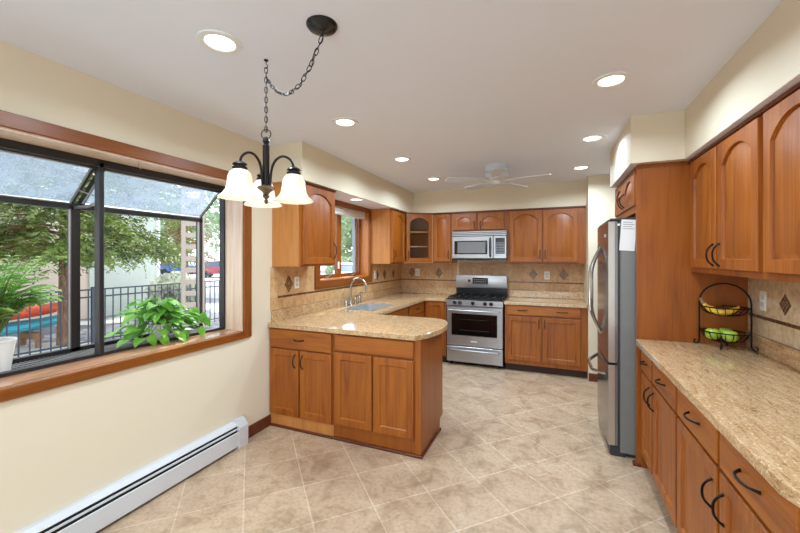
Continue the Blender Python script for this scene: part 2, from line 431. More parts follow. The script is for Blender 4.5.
obj('window_frame', b, 'white', w3); obj('glass_pane', B().box(-.004, -.49, .06, .004, -.03, 1.54).box(-.004, .03, .06, .004, .49, 1.54), 'glass', w3)

# soffits
struct('soffit_left', B().box(XL, 2.545, 2.157, -1.962, YB, ZC), 'wall', 'cream soffit above the sink window and left cabinets', 'soffit')
struct('soffit_back', B().box(-1.962, 5.235, 2.157, 0.405, YB, ZC), 'wall', 'cream soffit above the cabinets over the stove', 'soffit')
struct('soffit_right', B().box(0.82, 0.4, 2.150, XR, 2.985, ZC), 'wall', 'cream soffit above the long right wall cabinets', 'soffit')
struct('soffit_alcove', B().box(0.51, 2.985, 2.150, XR, 3.97, ZC), 'wall', 'cream soffit box stepping out above the refrigerator', 'soffit')

# white undersides of the soffits are painted as the ceiling
struct('trim_1', B().box(XL, 3.12, 2.1555, -1.97, 4.495, 2.1575), 'ceil', 'white underside of the soffit above the sink window', 'trim')
struct('trim_2', B().box(0.822, 0.41, 2.1485, 0.874, 2.985, 2.1505), 'ceil', 'white underside strip above the right wall cabinets', 'trim')
struct('trim_3', B().box(0.512, 2.99, 2.1485, 0.555, 3.965, 2.1505), 'ceil', 'white underside strip above the refrigerator cabinet', 'trim')

# baseboards
struct('baseboard_left', B().box(XL, 2.20, 0, XL + 0.016, 2.555, 0.095, 0.003), 'wood_dark', 'dark wood baseboard between heater and peninsula', 'baseboard')
struct('baseboard_back', B().box(0.408, 4.932, 0, XR, 4.95, 0.095, 0.003), 'wood_dark', 'dark wood baseboard beside the refrigerator', 'baseboard')

# backsplashes (thin tiled faces on the walls, with inlays)
def diamond(b, plane, at, a, z, w=0.062, h=0.086, n=4):
    for i in range(n):
        for j in range(n):
            u = ((i + .5) / n - .5); v = ((j + .5) / n - .5)
            cx = (u - v) * w; cz = (u + v) * h; k = 0.40 / n
            pts = [(cx + (p - q) * w * k, cz + (p + q) * h * k) for p, q in ((-1, -1), (1, -1), (1, 1), (-1, 1))]
            s_ = 1
            if plane == 'x':
                f = [Vector((at[0], a + p, z + q)) for p, q in pts]; g = [Vector((at[1], a + p, z + q)) for p, q in pts]
            else:
                f = [Vector((a + p, at[0], z + q)) for p, q in pts]; g = [Vector((a + p, at[1], z + q)) for p, q in pts]
            A = b.ring(f); Bq = b.ring(g); b.bridge(A, Bq); b.cap(Bq); b.cap(A[::-1])
T = 0.008
s = struct('wall_tile_left', wall_with_holes('x', XL, XL + T, 2.56, YB, 1.016, 1.403, [(3.205, 4.535, 1.152, 1.403)]), 'splash_l', 'tan tumbled tile backsplash around the sink window', 'backsplash')
b = B()
for y in (2.80, 4.70, 4.95, 5.28): diamond(b, 'x', (XL + T, XL + T + .002), y, 1.238)
obj('mosaic_diamonds', b, 'mosaic', s)
obj('mosaic_band', B().box(XL + T, 2.65, 1.120, XL + T + .002, YB - T, 1.138), 'mosaic', s)
s = struct('wall_tile_back', B().box(XL + T, YB - T, 0.92, 0.405, YB, 1.415), 'splash_b', 'tan tumbled tile backsplash behind the stove', 'backsplash')
b = B()
for x in (-2.115, -1.66, -0.25, 0.15): diamond(b, 'y', (YB - T - .002, YB - T), x, 1.248)
obj('mosaic_diamonds', b, 'mosaic', s)
obj('mosaic_band', B().box(XL + T, YB - T - .002, 1.124, -1.365, YB - T, 1.140).box(-.59, YB - T - .002, 1.124, .40, YB - T, 1.140), 'mosaic', s)
s = struct('wall_tile_right', B().box(XR - T, 0.4, 1.016, XR, 3.05, 1.39), 'splash_r', 'pale tumbled tile backsplash above the long right counter', 'backsplash')
b = B()
for y in (2.64, 1.95, 1.26): diamond(b, 'x', (XR - T - .002, XR - T), y, 1.232, .058, .062)
obj('mosaic_diamonds', b, 'mosaic', s)
b = B(); y = 0.42
while y < 3.03: b.box(XR - T - .002, y, 1.118, XR - T, y + .014, 1.138); y += .019
obj('mosaic_band', b, 'mosaic', s)

# ------------------------------------------------------------------ garden window (window_1)
w1 = thing('window_1', 'garden bay window with black frame and sloped glass roof', 'window', (XL, 1.2875, W1[2])); w1['kind'] = 'structure'
OX, OY, OZ = XL, 1.2875, W1[2]
def wb(b): return b.xform(Matrix.Translation((-OX, -OY, -OZ)))
y0, y1, z0, z1 = W1
obj('casing_upright', wb(B().box(XL, y1, z0 - .058, XL + .018, y1 + .082, z1 + .07, .003).box(XL, y0 - .082, z0 - .058, XL + .018, y0, z1 + .07, .003)), 'wood_casing_v', w1)
obj('casing_head', wb(B().box(XL, y0, z1, XL + .018, y1, z1 + .07, .003)), 'wood_casing', w1)
obj('casing_bottom', wb(B().box(XL, y0, z0 - .058, XL + .022, y1, z0, .004)), 'wood_casing', w1)
obj('jamb', wb(B().box(XL - WT, y1 - .012, z0, XL, y1, z1).box(XL - WT, y0, z0, XL, y0 + .012, z1).box(XL - WT, y0 + .012, z1 - .012, XL, y1 - .012, z1)), 'jamb', w1)
obj('sill_board', wb(B().box(XL - WT, y0, z0 - .03, XL - .001, y1, z0 + .006)), 'sill', w1)
XI, XO = -2.52, -2.775          # inner frame plane, outer glass plane
YM, YR_, YL_ = 1.335, 2.232, 0.345
ZT, ZE, ZS = 2.062, 1.812, 0.905
fr = B()
fr.box(XI - .03, YL_, ZT - .03, XI + .03, YR_, ZT + .014).box(XI - .025, YL_, ZS - .012, XI + .02, YR_, ZS + .012)
fr.box(XI - .025, YR_ - .014, ZS, XI + .025, YR_, ZT).box(XI - .025, YL_, ZS, XI + .025, YL_ + .022, ZT)
for p in (YM, YR_ - .02, YL_ + .02): pass
obj('inner_frame', wb(fr), 'alu', w1)
obj('mullion', wb(B().box(XI - .02, YM - .017, ZS, XI + .03, YM + .012, ZT, .004)), 'alu', w1)
b = B()
b.box(XO - .02, YL_, ZE - .02, XO + .02, YR_, ZE + .02).box(XO - .02, YL_, ZS - .02, XO + .02, YR_, ZS + .02)
for yy, hw in ((YM - .005, .024), (YR_ - .018, .016), (YL_ + .018, .016)): b.box(XO - .02, yy - hw, ZS, XO + .02, yy + hw, ZE)
obj('outer_frame', wb(b), 'alu', w1)
b = B()
for yy in (YM - .02, YM + .02, YR_ - .016, YL_ + .016):
    b.tube([(XI - .005, yy, ZT - .02), (XO, yy, ZE + .012)], .014, 4)
obj('rafters', wb(b), 'alu', w1)
b = B()
for ya, yb in ((YL_ + .03, YM - .035), (YM + .035, YR_ - .03)):
    A = [(XI - .012, ya, ZT - .036), (XO + .025, ya, ZE + .016), (XO + .025, yb, ZE + .016), (XI - .012, yb, ZT - .036)]
    for i in range(4): b.tube([A[i], A[(i + 1) % 4]], .007, 4)
for ya in (YM - .032, YR_ - .037): b.box(XO + .006, ya - .003, ZS + .02, XO + .022, ya + .003, ZE - .02)
obj('bright_edging', wb(b), 'alu_edge', w1)
def slabq(b, A, t):
    n = (Vector(A[1]) - Vector(A[0])).cross(Vector(A[3]) - Vector(A[0])).normalized() * t
    p = b.ring([Vector(v) - n for v in A]); q = b.ring([Vector(v) + n for v in A]); b.bridge(p, q); b.cap(q); b.cap(p[::-1])
b = B()
for ya, yb in ((YL_ + .02, YM - .03), (YM + .03, YR_ - .02)): slabq(b, [(XI - .01, ya, ZT - .018), (XO, ya, ZE + .01), (XO, yb, ZE + .01), (XI - .01, yb, ZT - .018)], .002)
obj('roof_pane', wb(b), 'roof_glass', w1)
b = B()
for ya, yb in ((YL_ + .02, YM - .03), (YM + .02, YR_ - .034)): b.box(XO - .002, ya, ZS + .02, XO + .002, yb, ZE - .02)
for yy in (YR_ - .014, YL_ + .014):
    v = [(XI - .02, ZS + .01), (XO + .02, ZS + .01), (XO + .02, ZE - .01), (XI - .02, ZT - .04)]
    p = b.ring([(x, yy - .002, z) for x, z in v]); q = b.ring([(x, yy + .002, z) for x, z in v]); b.bridge(p, q); b.cap(q); b.cap(p[::-1])
obj('glass_pane', wb(b), 'glass', w1)
b = B(); b.box(XO + .02, YL_, ZS - .03, XI - .025, YR_, ZS - .012)
yy = YL_ + .02
while yy < YR_ - .02: b.box(XO + .022, yy, ZS - .012, XI - .027, yy + .008, ZS - .002); yy += .02
obj('ledge_tray', wb(b), 'tray', w1)
b = B(); b.tube([(XI - .01, YM + .005, 1.83), (XI - .1, YM - .01, 1.80), (XO + .03, YM - .015, 1.80)], .009, 6); b.tube([(XI - .005, YM - .03, 1.86), (XI - .15, YM - .03, 1.90)], .004, 6)
obj('vent_arm', wb(b), 'alu_edge', w1)
b = B()
for yy in (1.47, 2.15): b.tube([(XL - .05, yy, z1 - .012), (XL - .05, yy, z1 - .035), (XL - .045, yy + .012, z1 - .045)], .0025, 6)
obj('ceiling_hooks', wb(b), 'chrome', w1)

# ------------------------------------------------------------------ sink window (window_2)
w2 = thing('window_2', 'wood casement window over the sink with raised white blind', 'window', (XL, 3.8775, 1.2)); w2['kind'] = 'structure'
def w2b(b): return b.xform(Matrix.Translation((-XL, -3.8775, -1.2)))
y0, y1, z0, z1 = W2
obj('casing_upright', w2b(B().box(XL, y1, z0, XL + .02, y1 + .075, 2.155, .003).box(XL, y0 - .09, z0, XL + .02, y0, 2.155, .003)), 'wood_casing_v', w2)
obj('casing_head', w2b(B().box(XL, y0, z1 - .02, XL + .02, y1, 2.155, .003)), 'wood_casing', w2)
obj('casing_bottom', w2b(B().box(XL, y0 - .09, z0 - .085, XL + .02, y1 + .075, z0, .003)), 'wood_casing', w2)
obj('jamb', w2b(B().box(XL - WT, y1 - .012, z0, XL, y1, z1).box(XL - WT, y0, z0, XL, y0 + .012, z1).box(XL - WT, y0, z1 - .012, XL, y1, z1).box(XL - WT, y0, z0, XL, y1, z0 + .012)), 'jamb2', w2)
XS = XL - .14
for nm, (ya, yb) in (('sash', (y0 + .012, 3.895)), ('sash', (3.895, y1 - .012))):
    b = B(); t = .048
    b.box(XS - .02, ya, z0 + .012, XS + .02, ya + t, z1 - .012).box(XS - .02, yb - t, z0 + .012, XS + .02, yb, z1 - .012).box(XS - .02, ya + t, z0 + .012, XS + .02, yb - t, z0 + .055).box(XS - .02, ya + t, z1 - .06, XS + .02, yb - t, z1 - .012)
    o = obj(nm, w2b(b), 'wood_casing_v', w2)
    obj('glass_pane', w2b(B().box(XS - .003, ya + t, z0 + .055, XS + .003, yb - t, z1 - .06)), 'glass', o)
    ym = (ya + yb) / 2
    obj('crank_handle', w2b(B().box(XL - .12, ym - .04, z0 + .012, XL - .06, ym + .04, z0 + .03, .006).tube([(XL - .08, ym, z0 + .03), (XL - .06, ym + .01, z0 + .045), (XL - .05, ym + .08, z0 + .04)], .007, 6)), 'pewter', o)
    if ya < 3.5: obj('sash_lock', w2b(B().box(XS + .02, yb - .04, 1.35, XS + .034, yb - .012, 1.44, .003)), 'white_plastic', o)
b = B()
for k in range(5): b.box(XL - .1, y0 + .014, z1 - .034 - .018 * k, XL - .045 + .004 * (k % 2), y1 - .014, z1 - .014 - .018 * k, .004)
obj('blind', w2b(b), 'blind', w2)
obj('storm_frame', w2b(B().box(XS - .06, y1 - .10, z0 + .02, XS - .022, y1 - .065, z1 - .02).box(XS - .06, y0 + .02, z0 + .02, XS - .022, y0 + .04, z1 - .02)), 'storm', w2)

# ------------------------------------------------------------------ cabinets
def outline(x0, x1, z0, z1, fw, arch):
    n = 15; a, c = x0 + fw, x1 - fw; bz = z0 + fw
    topz = z1 - fw * (0.95 if arch else 1.0); rise = min(0.085, (c - a) * 0.24) if arch else 0.0
    pts = [(a, bz), (c, bz), (c, topz - rise)]
    for i in range(1, n):
        t = i / n; x = c + (a - c) * t
        if arch:
            q = (2 * t - 1); zz = topz - rise + rise * (1 - abs(q) ** 2.3)
        else: zz = topz
        pts.append((x, zz))
    pts.append((a, topz - rise))
    return pts
def outer(x0, x1, z0, z1):
    n = 15; pts = [(x0, z0), (x1, z0), (x1, z1)]
    for i in range(1, n): pts.append((x1 + (x0 - x1) * i / n, z1))
    pts.append((x0, z1)); return pts
def door_mesh(x0, x1, z0, z1, yf, arch=True, fw=0.055, th=0.02, glass_door=False):
    b = B(); R = lambda pts, y: b.ring([(x, y, z) for x, z in pts])
    o0 = R(outer(x0, x1, z0, z1), yf); e = .003
    o1 = R(outer(x0, x1, z0, z1), yf - th + e); o2 = R(outer(x0 + e, x1 - e, z0 + e, z1 - e), yf - th)
    i1 = R(outline(x0, x1, z0, z1, fw, arch), yf - th); i2 = R(outline(x0, x1, z0, z1, fw + (.003 if arch else .008), arch), yf - th + (.014 if arch else .011))
    b.bridge(o0, o1); b.bridge(o1, o2); b.bridge(o2, i1); b.bridge(i1, i2)
    if glass_door:
        i3 = R(outline(x0, x1, z0, z1, fw + .003, arch), yf); b.bridge(i2, i3); b.bridge(i3, o0)
        return b
    b.cap(o0[::-1])
    if arch:
        i3 = R(outline(x0, x1, z0, z1, fw + .008, arch), yf - th + .014); i4 = R(outline(x0, x1, z0, z1, fw + .030, arch), yf - th + .005)
        b.bridge(i2, i3); b.bridge(i3, i4); b.cap(i4)
    else: b.cap(i2)
    return b
def pull(b, x, z, y, L=0.115, vert=True, r=0.0048, out=0.032):
    P = []
    for i in range(13):
        t = i / 12; q = (2 * t - 1); dep = out * (1 - abs(q) ** 2.6)
        P.append((x, y - dep, z + q * L / 2) if vert else (x + q * L / 2, y - dep, z))
    b.tube(P, [r * 1.35] + [r] * 11 + [r * 1.35], 6)
    return b
def add_door(par, x0, x1, z0, z1, hx=None, hz=None, arch=True, fw=0.055, mat='wood', yf=0.0, L=0.115):
    o = obj('door', door_mesh(x0, x1, z0, z1, yf, arch, fw), mat, par)
    if hx is not None: obj('handle', pull(B(), hx, hz, yf - .02, L), 'black_iron', o)
    return o
def add_drawer(par, x0, x1, z0, z1, hxs=(), name='drawer', L=0.115, yf=0.0):
    o = obj(name, B().box(x0, yf - .02, z0, x1, yf, z1, .004), 'wood_h', par)
    for hx in hxs: obj('handle', pull(B(), hx, (z0 + z1) / 2, yf - .02, L, False), 'black_iron', o)
    return o
KW, RT = 'kitchen base cabinets', 'kitchen wall cabinets'

# --- peninsula units (fronts face the camera)
pen = thing('base_cabinet', 'peninsula base cabinet beside the wall, with one handled drawer and two handled doors', 'cabinet', (XL + .003, 2.56, 0), 0, 'peninsula cabinets')
W = 0.665
obj('carcass', B().box(0, 0, .022, W, .57, .874), 'wood', pen)
obj('plinth_board', B().box(.004, -.004, .022, W - .002, 0, .112), 'wood_light', pen)
obj('base_molding', B().box(0, -.016, 0, W, 0, .022, .005), 'wood_dark', pen)
add_drawer(pen, .008, W - .016, .705, .862, (.325,), L=.1)
add_door(pen, .008, .318, .12, .692, .285, .60, False)
add_door(pen, .334, W - .016, .12, .692, .365, .60, False)
pen2 = thing('base_cabinet', 'peninsula end cabinet with false drawer front and two doors without handles', 'cabinet', (XL + .003 + W + .001, 2.56, 0), 0, 'peninsula cabinets')
W2_ = 0.755
obj('carcass', B().prism([(0, 0), (W2_, 0), (W2_, .49), (W2_, .57), (0, .57)], .10, .874).prism([(0, 0), (W2_, 0), (W2_, .49), (0, .49)], .022, .10), 'wood_panel', pen2)
obj('corner_stile', B().box(W2_ - .045, -.003, .022, W2_, 0, .874, .001), 'wood', pen2)
obj('base_molding', B().box(0, -.016, 0, W2_ + .014, 0, .022, .005).box(W2_, 0, 0, W2_ + .014, .49, .022, .005), 'wood_dark', pen2)
add_drawer(pen2, .014, W2_ - .056, .735, .862, (), 'false_drawer_front')
add_door(pen2, .012, .352, .132, .718, arch=False)
add_door(pen2, .366, W2_ - .056, .132, .718, arch=False)

# --- left run under the sink counter, fronts face +X (towards the room)
def base_unit(loc, rz, W, D, label, drawers, doors, grp=KW, hollow=False, H=.874, mat='wood'):
    t = thing('base_cabinet', label, 'cabinet', loc, rz, grp)
    obj('carcass', B().box(0, 0, .10, W, D, H) if not hollow else B().box(0, 0, .10, .018, D, H).box(W - .018, 0, .10, W, D, H).box(.018, 0, .10, W - .018, D, .118).box(.018, D - .01, .118, W - .018, D, H).box(.018, 0, .118, W - .018, .02, H), mat, t)
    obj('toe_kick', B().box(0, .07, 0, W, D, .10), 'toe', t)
    for a in drawers: add_drawer(t, *a)
    for a in doors: add_door(t, *a[:4], *(a[4:6] if len(a) > 4 else (None, None)), arch=False)
    return t
XFL = -1.70
base_unit((XFL, 3.135, 0), PI / 2, 1.21, .615, 'sink base cabinet with two doors under the steel sink', [(.03, 1.18, .735, .862, (), 'false_drawer_front')], [(.03, .598, .12, .718, .56, .62), (.61, 1.18, .12, .718, .65, .62)], hollow=True)
base_unit((XFL, 4.346, 0), PI / 2, .60, .615, 'narrow drawer cabinet between sink cabinet and rear corner', [(.02, .57, .735, .862, (.295,)), (.02, .57, .43, .72, (.295,)), (.02, .57, .12, .415, (.295,))], [])
base_unit((XFL + .001, 4.98, 0), 0, .326, .61, 'single-door corner cabinet just left of the stove', [], [(.03, .305, .12, .862)])
t = thing('base_cabinet', 'plain filler cabinet in the rear left corner', 'cabinet', (XL + .01, 4.948, 0), 0, KW)
obj('carcass', B().box(0, 0, .10, .606, .64, .874), 'wood', t)
# --- right of the stove
bk = base_unit((-.573, 4.98, 0), 0, .975, .61, 'base cabinet right of the stove with wide two-handle drawer', [(.026, .895, .745, .868, (.22, .69))], [(.026, .445, .155, .725, .42, .64), (.465, .895, .155, .725, .49, .64)], mat='wood')
# --- long right run, fronts face -X
XFR = 0.597
base_unit((XFR, 3.045, 0), -PI / 2, .815, .58, 'right counter base cabinet beside the refrigerator panel, two drawers and two doors', [(.03, .30, .705, .862, (.165,), 'drawer', .09), (.345, .80, .705, .862, (.57,), 'drawer', .11)], [(.03, .30, .12, .69, .272, .60), (.345, .80, .12, .69, .375, .60)], 'right counter base cabinets')
base_unit((XFR, 2.229, 0), -PI / 2, 1.0, .58, 'nearest right counter base cabinet with two drawers and two doors', [(.01, .485, .705, .862, (.25,), 'drawer', .13), (.51, .975, .705, .862, (.74,), 'drawer', .13)], [(.01, .485, .12, .69, .445, .57), (.51, .975, .12, .69, .55, .57)], 'right counter base cabinets')

# --- wall cabinets
def wall_unit(loc, rz, W, D, z0, z1, label, doors, side='wood_light', arch=True, crown=True, front_w=None, name='wall_cabinet', L=.115):
    t = thing(name, label, 'cabinet', (loc[0], loc[1], z0), rz, RT)
    H = z1 - z0
    obj('carcass', B().box(0, .018, 0, W, D, H), side, t)
    obj('face_frame', B().box(0, 0, 0, W, .018, H, .001), 'wood', t)
    if crown: obj('top_molding', B().box(-.002, -.021, H - .016, W, .0, H, .003), 'crown', t)
    for a in doors: add_door(t, a[0], a[1], a[2] - z0, a[3] - z0, a[4] if len(a) > 4 else None, (a[5] - z0) if len(a) > 4 else None, arch, L=L)
    return t
DZ = 2.155
wall_unit((-2.008, 2.583), PI / 2, .534, .31, 1.41, DZ, 'wall cabinet beside the chandelier, left of the sink window', [(.02, .515, 1.43, 2.13, .49, 1.555)], L=.15)
wall_unit((-2.008, 4.498), PI / 2, .50, .31, 1.405, DZ, 'narrow wall cabinet right of the sink window', [(.02, .47, 1.425, 2.13, .05, 1.53)])
# diagonal glass corner cabinet
A0, A1 = Vector((-2.006, 5.0)), Vector((-1.657, 5.268)); ang = math.atan2(A1.y - A0.y, A1.x - A0.x); LW = (A1 - A0).length
gc = thing('corner_wall_cabinet', 'diagonal corner wall cabinet with glass door and shelves', 'cabinet', (A0.x, A0.y, 1.405), ang, RT)
inv = Matrix.Rotation(-ang, 4, 'Z') @ Matrix.Translation((-A0.x, -A0.y, 0))
def gpoly(pts): return [tuple((inv @ Vector((x, y, 0)))[:2]) for x, y in pts]
P = gpoly([(-2.31, 5.0), (A0.x, A0.y), (A1.x, A1.y), (-1.657, 5.59), (-2.31, 5.59)])
H = DZ - 1.405
b = B(); b.prism(P, 0, .02).prism(P, H - .02, H)
for i in (0, 2, 3, 4):
    p, q = Vector(P[i]), Vector(P[(i + 1) % 5]); n_ = Vector((-(q - p).y, (q - p).x)).normalized() * .015
    b.prism([tuple(p), tuple(q), tuple(q + n_), tuple(p + n_)], .02, H - .02)
obj('carcass', b, 'cab_in', gc)
b = B(); ins = [(x * .9 + .02, .03 + y * .9) for x, y in P]
for zz in (.24, .46): b.prism(ins, zz, zz + .016)
obj('shelf', b, 'cab_in', gc)
obj('top_molding', B().box(-.002, -.021, H - .016, LW, 0, H, .003), 'crown', gc)
dr = obj('door', door_mesh(.02, LW - .02, .02, H - .022, 0, True, .055, .02, True), 'wood', gc)
obj('glass_pane', B().box(.07, -.012, .07, LW - .07, -.008, H - .05), 'cab_glass', dr)
obj('handle', pull(B(), .05, .12, -.02), 'black_iron', dr)
wall_unit((-1.655, 5.27), 0, .29, .328, 1.41, DZ, 'narrow single-door wall cabinet left of the microwave', [(.018, .272, 1.43, 2.13, .245, 1.53)])
wall_unit((-1.364, 5.27), 0, .77, .328, 1.872, DZ, 'short two-door wall cabinet above the microwave', [(.035, .368, 1.888, 2.13, .335, 1.955), (.388, .745, 1.888, 2.13, .42, 1.955)], side='wood_panel', L=.10)
wall_unit((-.593, 5.27), 0, .997, .328, 1.41, DZ, 'wide two-door wall cabinet right of the microwave', [(.05, .468, 1.43, 2.13, .445, 1.53), (.483, .905, 1.43, 2.13, .508, 1.53)], side='wood_panel')
wall_unit((.871, 3.045), -PI / 2, .945, .307, 1.393, 2.145, 'two-door wall cabinet above the fruit basket', [(.06, .458, 1.425, 2.12, .43, 1.505), (.485, .915, 1.425, 2.12, .515, 1.505)], side='wood_panel', L=.125)
wall_unit((.871, 2.098), -PI / 2, .95, .307, 1.393, 2.145, 'nearest wall cabinet at the right edge, largest in view', [(.015, .465, 1.425, 2.12, .435, 1.505), (.485, .93, 1.425, 2.12, .515, 1.505)], side='wood_panel', L=.125)
# refrigerator surround: tall side panel with the cabinet over the refrigerator
sp = thing('refrigerator_cabinet', 'tall cherry side panel with two-door cabinet over the refrigerator', 'cabinet', (.556, 3.05, 0), 0)
obj('side_panel', B().box(0, 0, .0, .62, .03, 2.148), 'wood_panel', sp)
obj('carcass', B().box(.012, .031, 1.815, .62, .915, 2.148), 'wood', sp)
obj('base_block', B().box(-.02, -.002, 0, .03, .032, .03, .004), 'wood_dark', sp)
rail = obj('bridge_rail', B().box(0, .031, 1.815, .012, .915, 1.865), 'wood', sp)
for y0_, y1_, hy in ((.045, .47, .435), (.485, .91, .52)):
    dm = door_mesh(0, y1_ - y0_, 1.87, 2.13, 0, True); dm.xform(Matrix.Translation((.012, y1_, 0)) @ Matrix.Rotation(-PI / 2, 4, 'Z'))
    o = obj('door', dm, 'wood', sp)
    hb = pull(B(), y1_ - hy, 1.955, -.02, .11); hb.xform(Matrix.Translation((.012, y1_, 0)) @ Matrix.Rotation(-PI / 2, 4, 'Z'))
    obj('handle', hb, 'black_iron', o)

# ------------------------------------------------------------------ countertops
def slab(outer_pts, holes, z0, z1, ease=.006):
    b = B(); bm = b.bm
    def loop(pts, z):
        vs = [bm.verts.new((x, y, z)) for x, y in pts]
        return vs, [bm.edges.new((vs[i], vs[(i + 1) % len(vs)])) for i in range(len(vs))]
    lo, le = loop(outer_pts, z1); E_ = list(le); tops = [lo]
    for h in holes:
        hv, he = loop(h, z1); E_ += he; tops.append(hv)
    bmesh.ops.triangle_fill(bm, use_beauty=True, use_dissolve=False, edges=E_)
    for vs in tops:
        dn = [bm.verts.new((v.co.x, v.co.y, z0)) for v in vs]; b.bridge(vs, dn)
        if vs is lo: low = dn
        else: lowh = dn
    e2 = [bm.edges.get((low[i], low[(i + 1) % len(low)])) for i in range(len(low))]
    if holes: e2 += [bm.edges.get((lowh[i], lowh[(i + 1) % len(lowh)])) for i in range(len(lowh))]
    bmesh.ops.triangle_fill(bm, use_beauty=True, use_dissolve=False, edges=[e for e in e2 if e])
    bmesh.ops.recalc_face_normals(bm, faces=bm.faces)
    if ease:
        es = [e for e in bm.edges if len(e.link_faces) == 2 and all(abs(v.co.z - z1) < 1e-5 for v in e.verts) and e.calc_face_angle(0) > .8]
        bmesh.ops.bevel(bm, geom=es, offset=ease, segments=3, affect='EDGES', profile=.6)
    return b
def arc(cx, cy, r, a0, a1, n): return [(cx + r * math.cos(a0 + (a1 - a0) * i / n), cy + r * math.sin(a0 + (a1 - a0) * i / n)) for i in range(n + 1)]
XE = -1.372
curve = [(-.93, 2.525), (-.885, 2.60), (-.855, 2.70), (-.832, 2.80), (-.822, 2.90), (-.825, 3.01), (-.84, 3.11), (-.872, 3.2), (-.915, 3.27), (-.975, 3.315), (-1.05, 3.335)]
poly = [(XL + .003, 2.525)] + curve + [(-1.62, 3.335), (-1.655, 3.36), (-1.665, 3.41), (-1.665, 4.88), (-1.655, 4.93), (-1.61, 4.95), (XE, 4.95), (XE, 5.59), (XL + .003, 5.59)]
SX0, SX1, SY0, SY1 = -2.185, -1.785, 3.52, 4.16
hole = arc(SX1 - .05, SY1 - .05, .05, 0, PI / 2, 4) + arc(SX0 + .05, SY1 - .05, .05, PI / 2, PI, 4) + arc(SX0 + .05, SY0 + .05, .05, PI, 1.5 * PI, 4) + arc(SX1 - .05, SY0 + .05, .05, 1.5 * PI, 2 * PI, 4)
ct = obj('countertop', slab(poly, [hole], .876, .914), 'granite')
tag(ct, 'speckled gold granite countertop running from rounded peninsula to the stove', 'countertop')
obj('upstand', B().box(XL + .003, 2.565, .914, XL + .022, 5.568, 1.014, .002).box(XL + .022, 5.568, .914, XE, 5.588, 1.014, .002), 'granite', ct)
ct = obj('countertop', slab([(-.583, 4.95), (.40, 4.95), (.40, 5.59), (-.583, 5.59)], [], .876, .914), 'granite')
tag(ct, 'short gold granite countertop right of the stove', 'countertop')
obj('upstand', B().box(-.583, 5.568, .914, .40, 5.588, 1.014, .002), 'granite', ct)
ct = obj('countertop', slab([(XR - .003, 3.046), (.60, 3.046), (.552, 3.035), (.545, 3.0), (.545, 1.25), (.56, 1.205), (.60, 1.185), (XR - .003, 1.185)], [], .876, .914), 'granite_s')
tag(ct, 'long streaked gold granite countertop holding the fruit basket', 'countertop')
obj('upstand', B().box(XR - .022, 1.19, .914, XR - .003, 3.045, 1.014, .002), 'granite_s', ct)

# sink and taps
b = B()
def rr(x0, x1, y0, y1, z, r): return [(x, y, z) for x, y in arc(x1 - r, y1 - r, r, 0, PI / 2, 4) + arc(x0 + r, y1 - r, r, PI / 2, PI, 4) + arc(x0 + r, y0 + r, r, PI, 1.5 * PI, 4) + arc(x1 - r, y0 + r, r, 1.5 * PI, 2 * PI, 4)]
r0 = b.ring(rr(SX0 + .001, SX1 - .001, SY0 + .001, SY1 - .001, .905, .05)); r1 = b.ring(rr(SX0 + .006, SX1 - .006, SY0 + .006, SY1 - .006, .905, .05))
r2 = b.ring(rr(SX0 + .012, SX1 - .012, SY0 + .012, SY1 - .012, .74, .05)); r3 = b.ring(rr(SX0 + .03, SX1 - .03, SY0 + .03, SY1 - .03, .725, .04)); r4 = b.ring(rr(SX0 + .001, SX1 - .001, SY0 + .001, SY1 - .001, .72, .05))
b.bridge(r0, r1); b.bridge(r1, r2); b.bridge(r2, r3); b.cap(r3); b.bridge(r4, r0); b.cap(r4)
sk = thing('kitchen_sink', 'undermount stainless steel sink set in the granite', 'sink', ((SX0 + SX1) / 2, (SY0 + SY1) / 2, .72))
obj('basin', b.xform(Matrix.Translation((-(SX0 + SX1) / 2, -(SY0 + SY1) / 2, -.72))), 'sink_steel', sk)
obj('drain', B().lathe([(.04, .0055), (.04, .008), (.03, .009), (.02, .006)], seg=16), 'chrome', sk)
ZCT = .9145
fa = thing('kitchen_faucet', 'brushed nickel gooseneck faucet behind the sink', 'faucet', (-2.245, 3.84, ZCT))
obj('base', B().lathe([(.03, 0), (.03, .006), (.024, .014), (.02, .05), (.017, .06)], seg=16), 'chrome', fa)
P = [(0, 0, .05), (0, 0, .22)]
for i in range(1, 15):
    a = PI * i / 14; P.append((.105 - .105 * math.cos(a), 0, .22 + .105 * math.sin(a)))
P += [(.211, .0, .20), (.214, 0, .175)]
obj('spout', B().tube(P, [.013] * (len(P) - 3) + [.013, .016, .016], 10), 'chrome', fa)
def post(loc, name, label, cat, h, lever=False):
    t = thing(name, label, cat, loc)
    obj('base', B().lathe([(.024, 0), (.024, .006), (.016, .012), (.015, h * .7), (.019, h * .75), (.017, h)], seg=14), 'chrome', t)
    if lever: obj('lever', B().tube([(0, 0, h), (.02, -.005, h + .018), (.075, -.012, h + .028)], [.011, .009, .006], 8), 'chrome', t)
    else: obj('nozzle', B().tube([(0, 0, h), (0, 0, h + .03), (.045, 0, h + .035)], [.008, .008, .006], 8), 'chrome', t)
post((-2.235, 3.94, ZCT), 'faucet_handle', 'nickel lever handle just right of the gooseneck', 'faucet', .09, True)
post((-2.225, 4.03, ZCT), 'side_sprayer', 'nickel side sprayer farthest right of the gooseneck', 'sprayer', .10)
post((-2.24, 3.73, ZCT), 'soap_dispenser', 'short nickel soap pump left of the gooseneck', 'soap dispenser', .06)

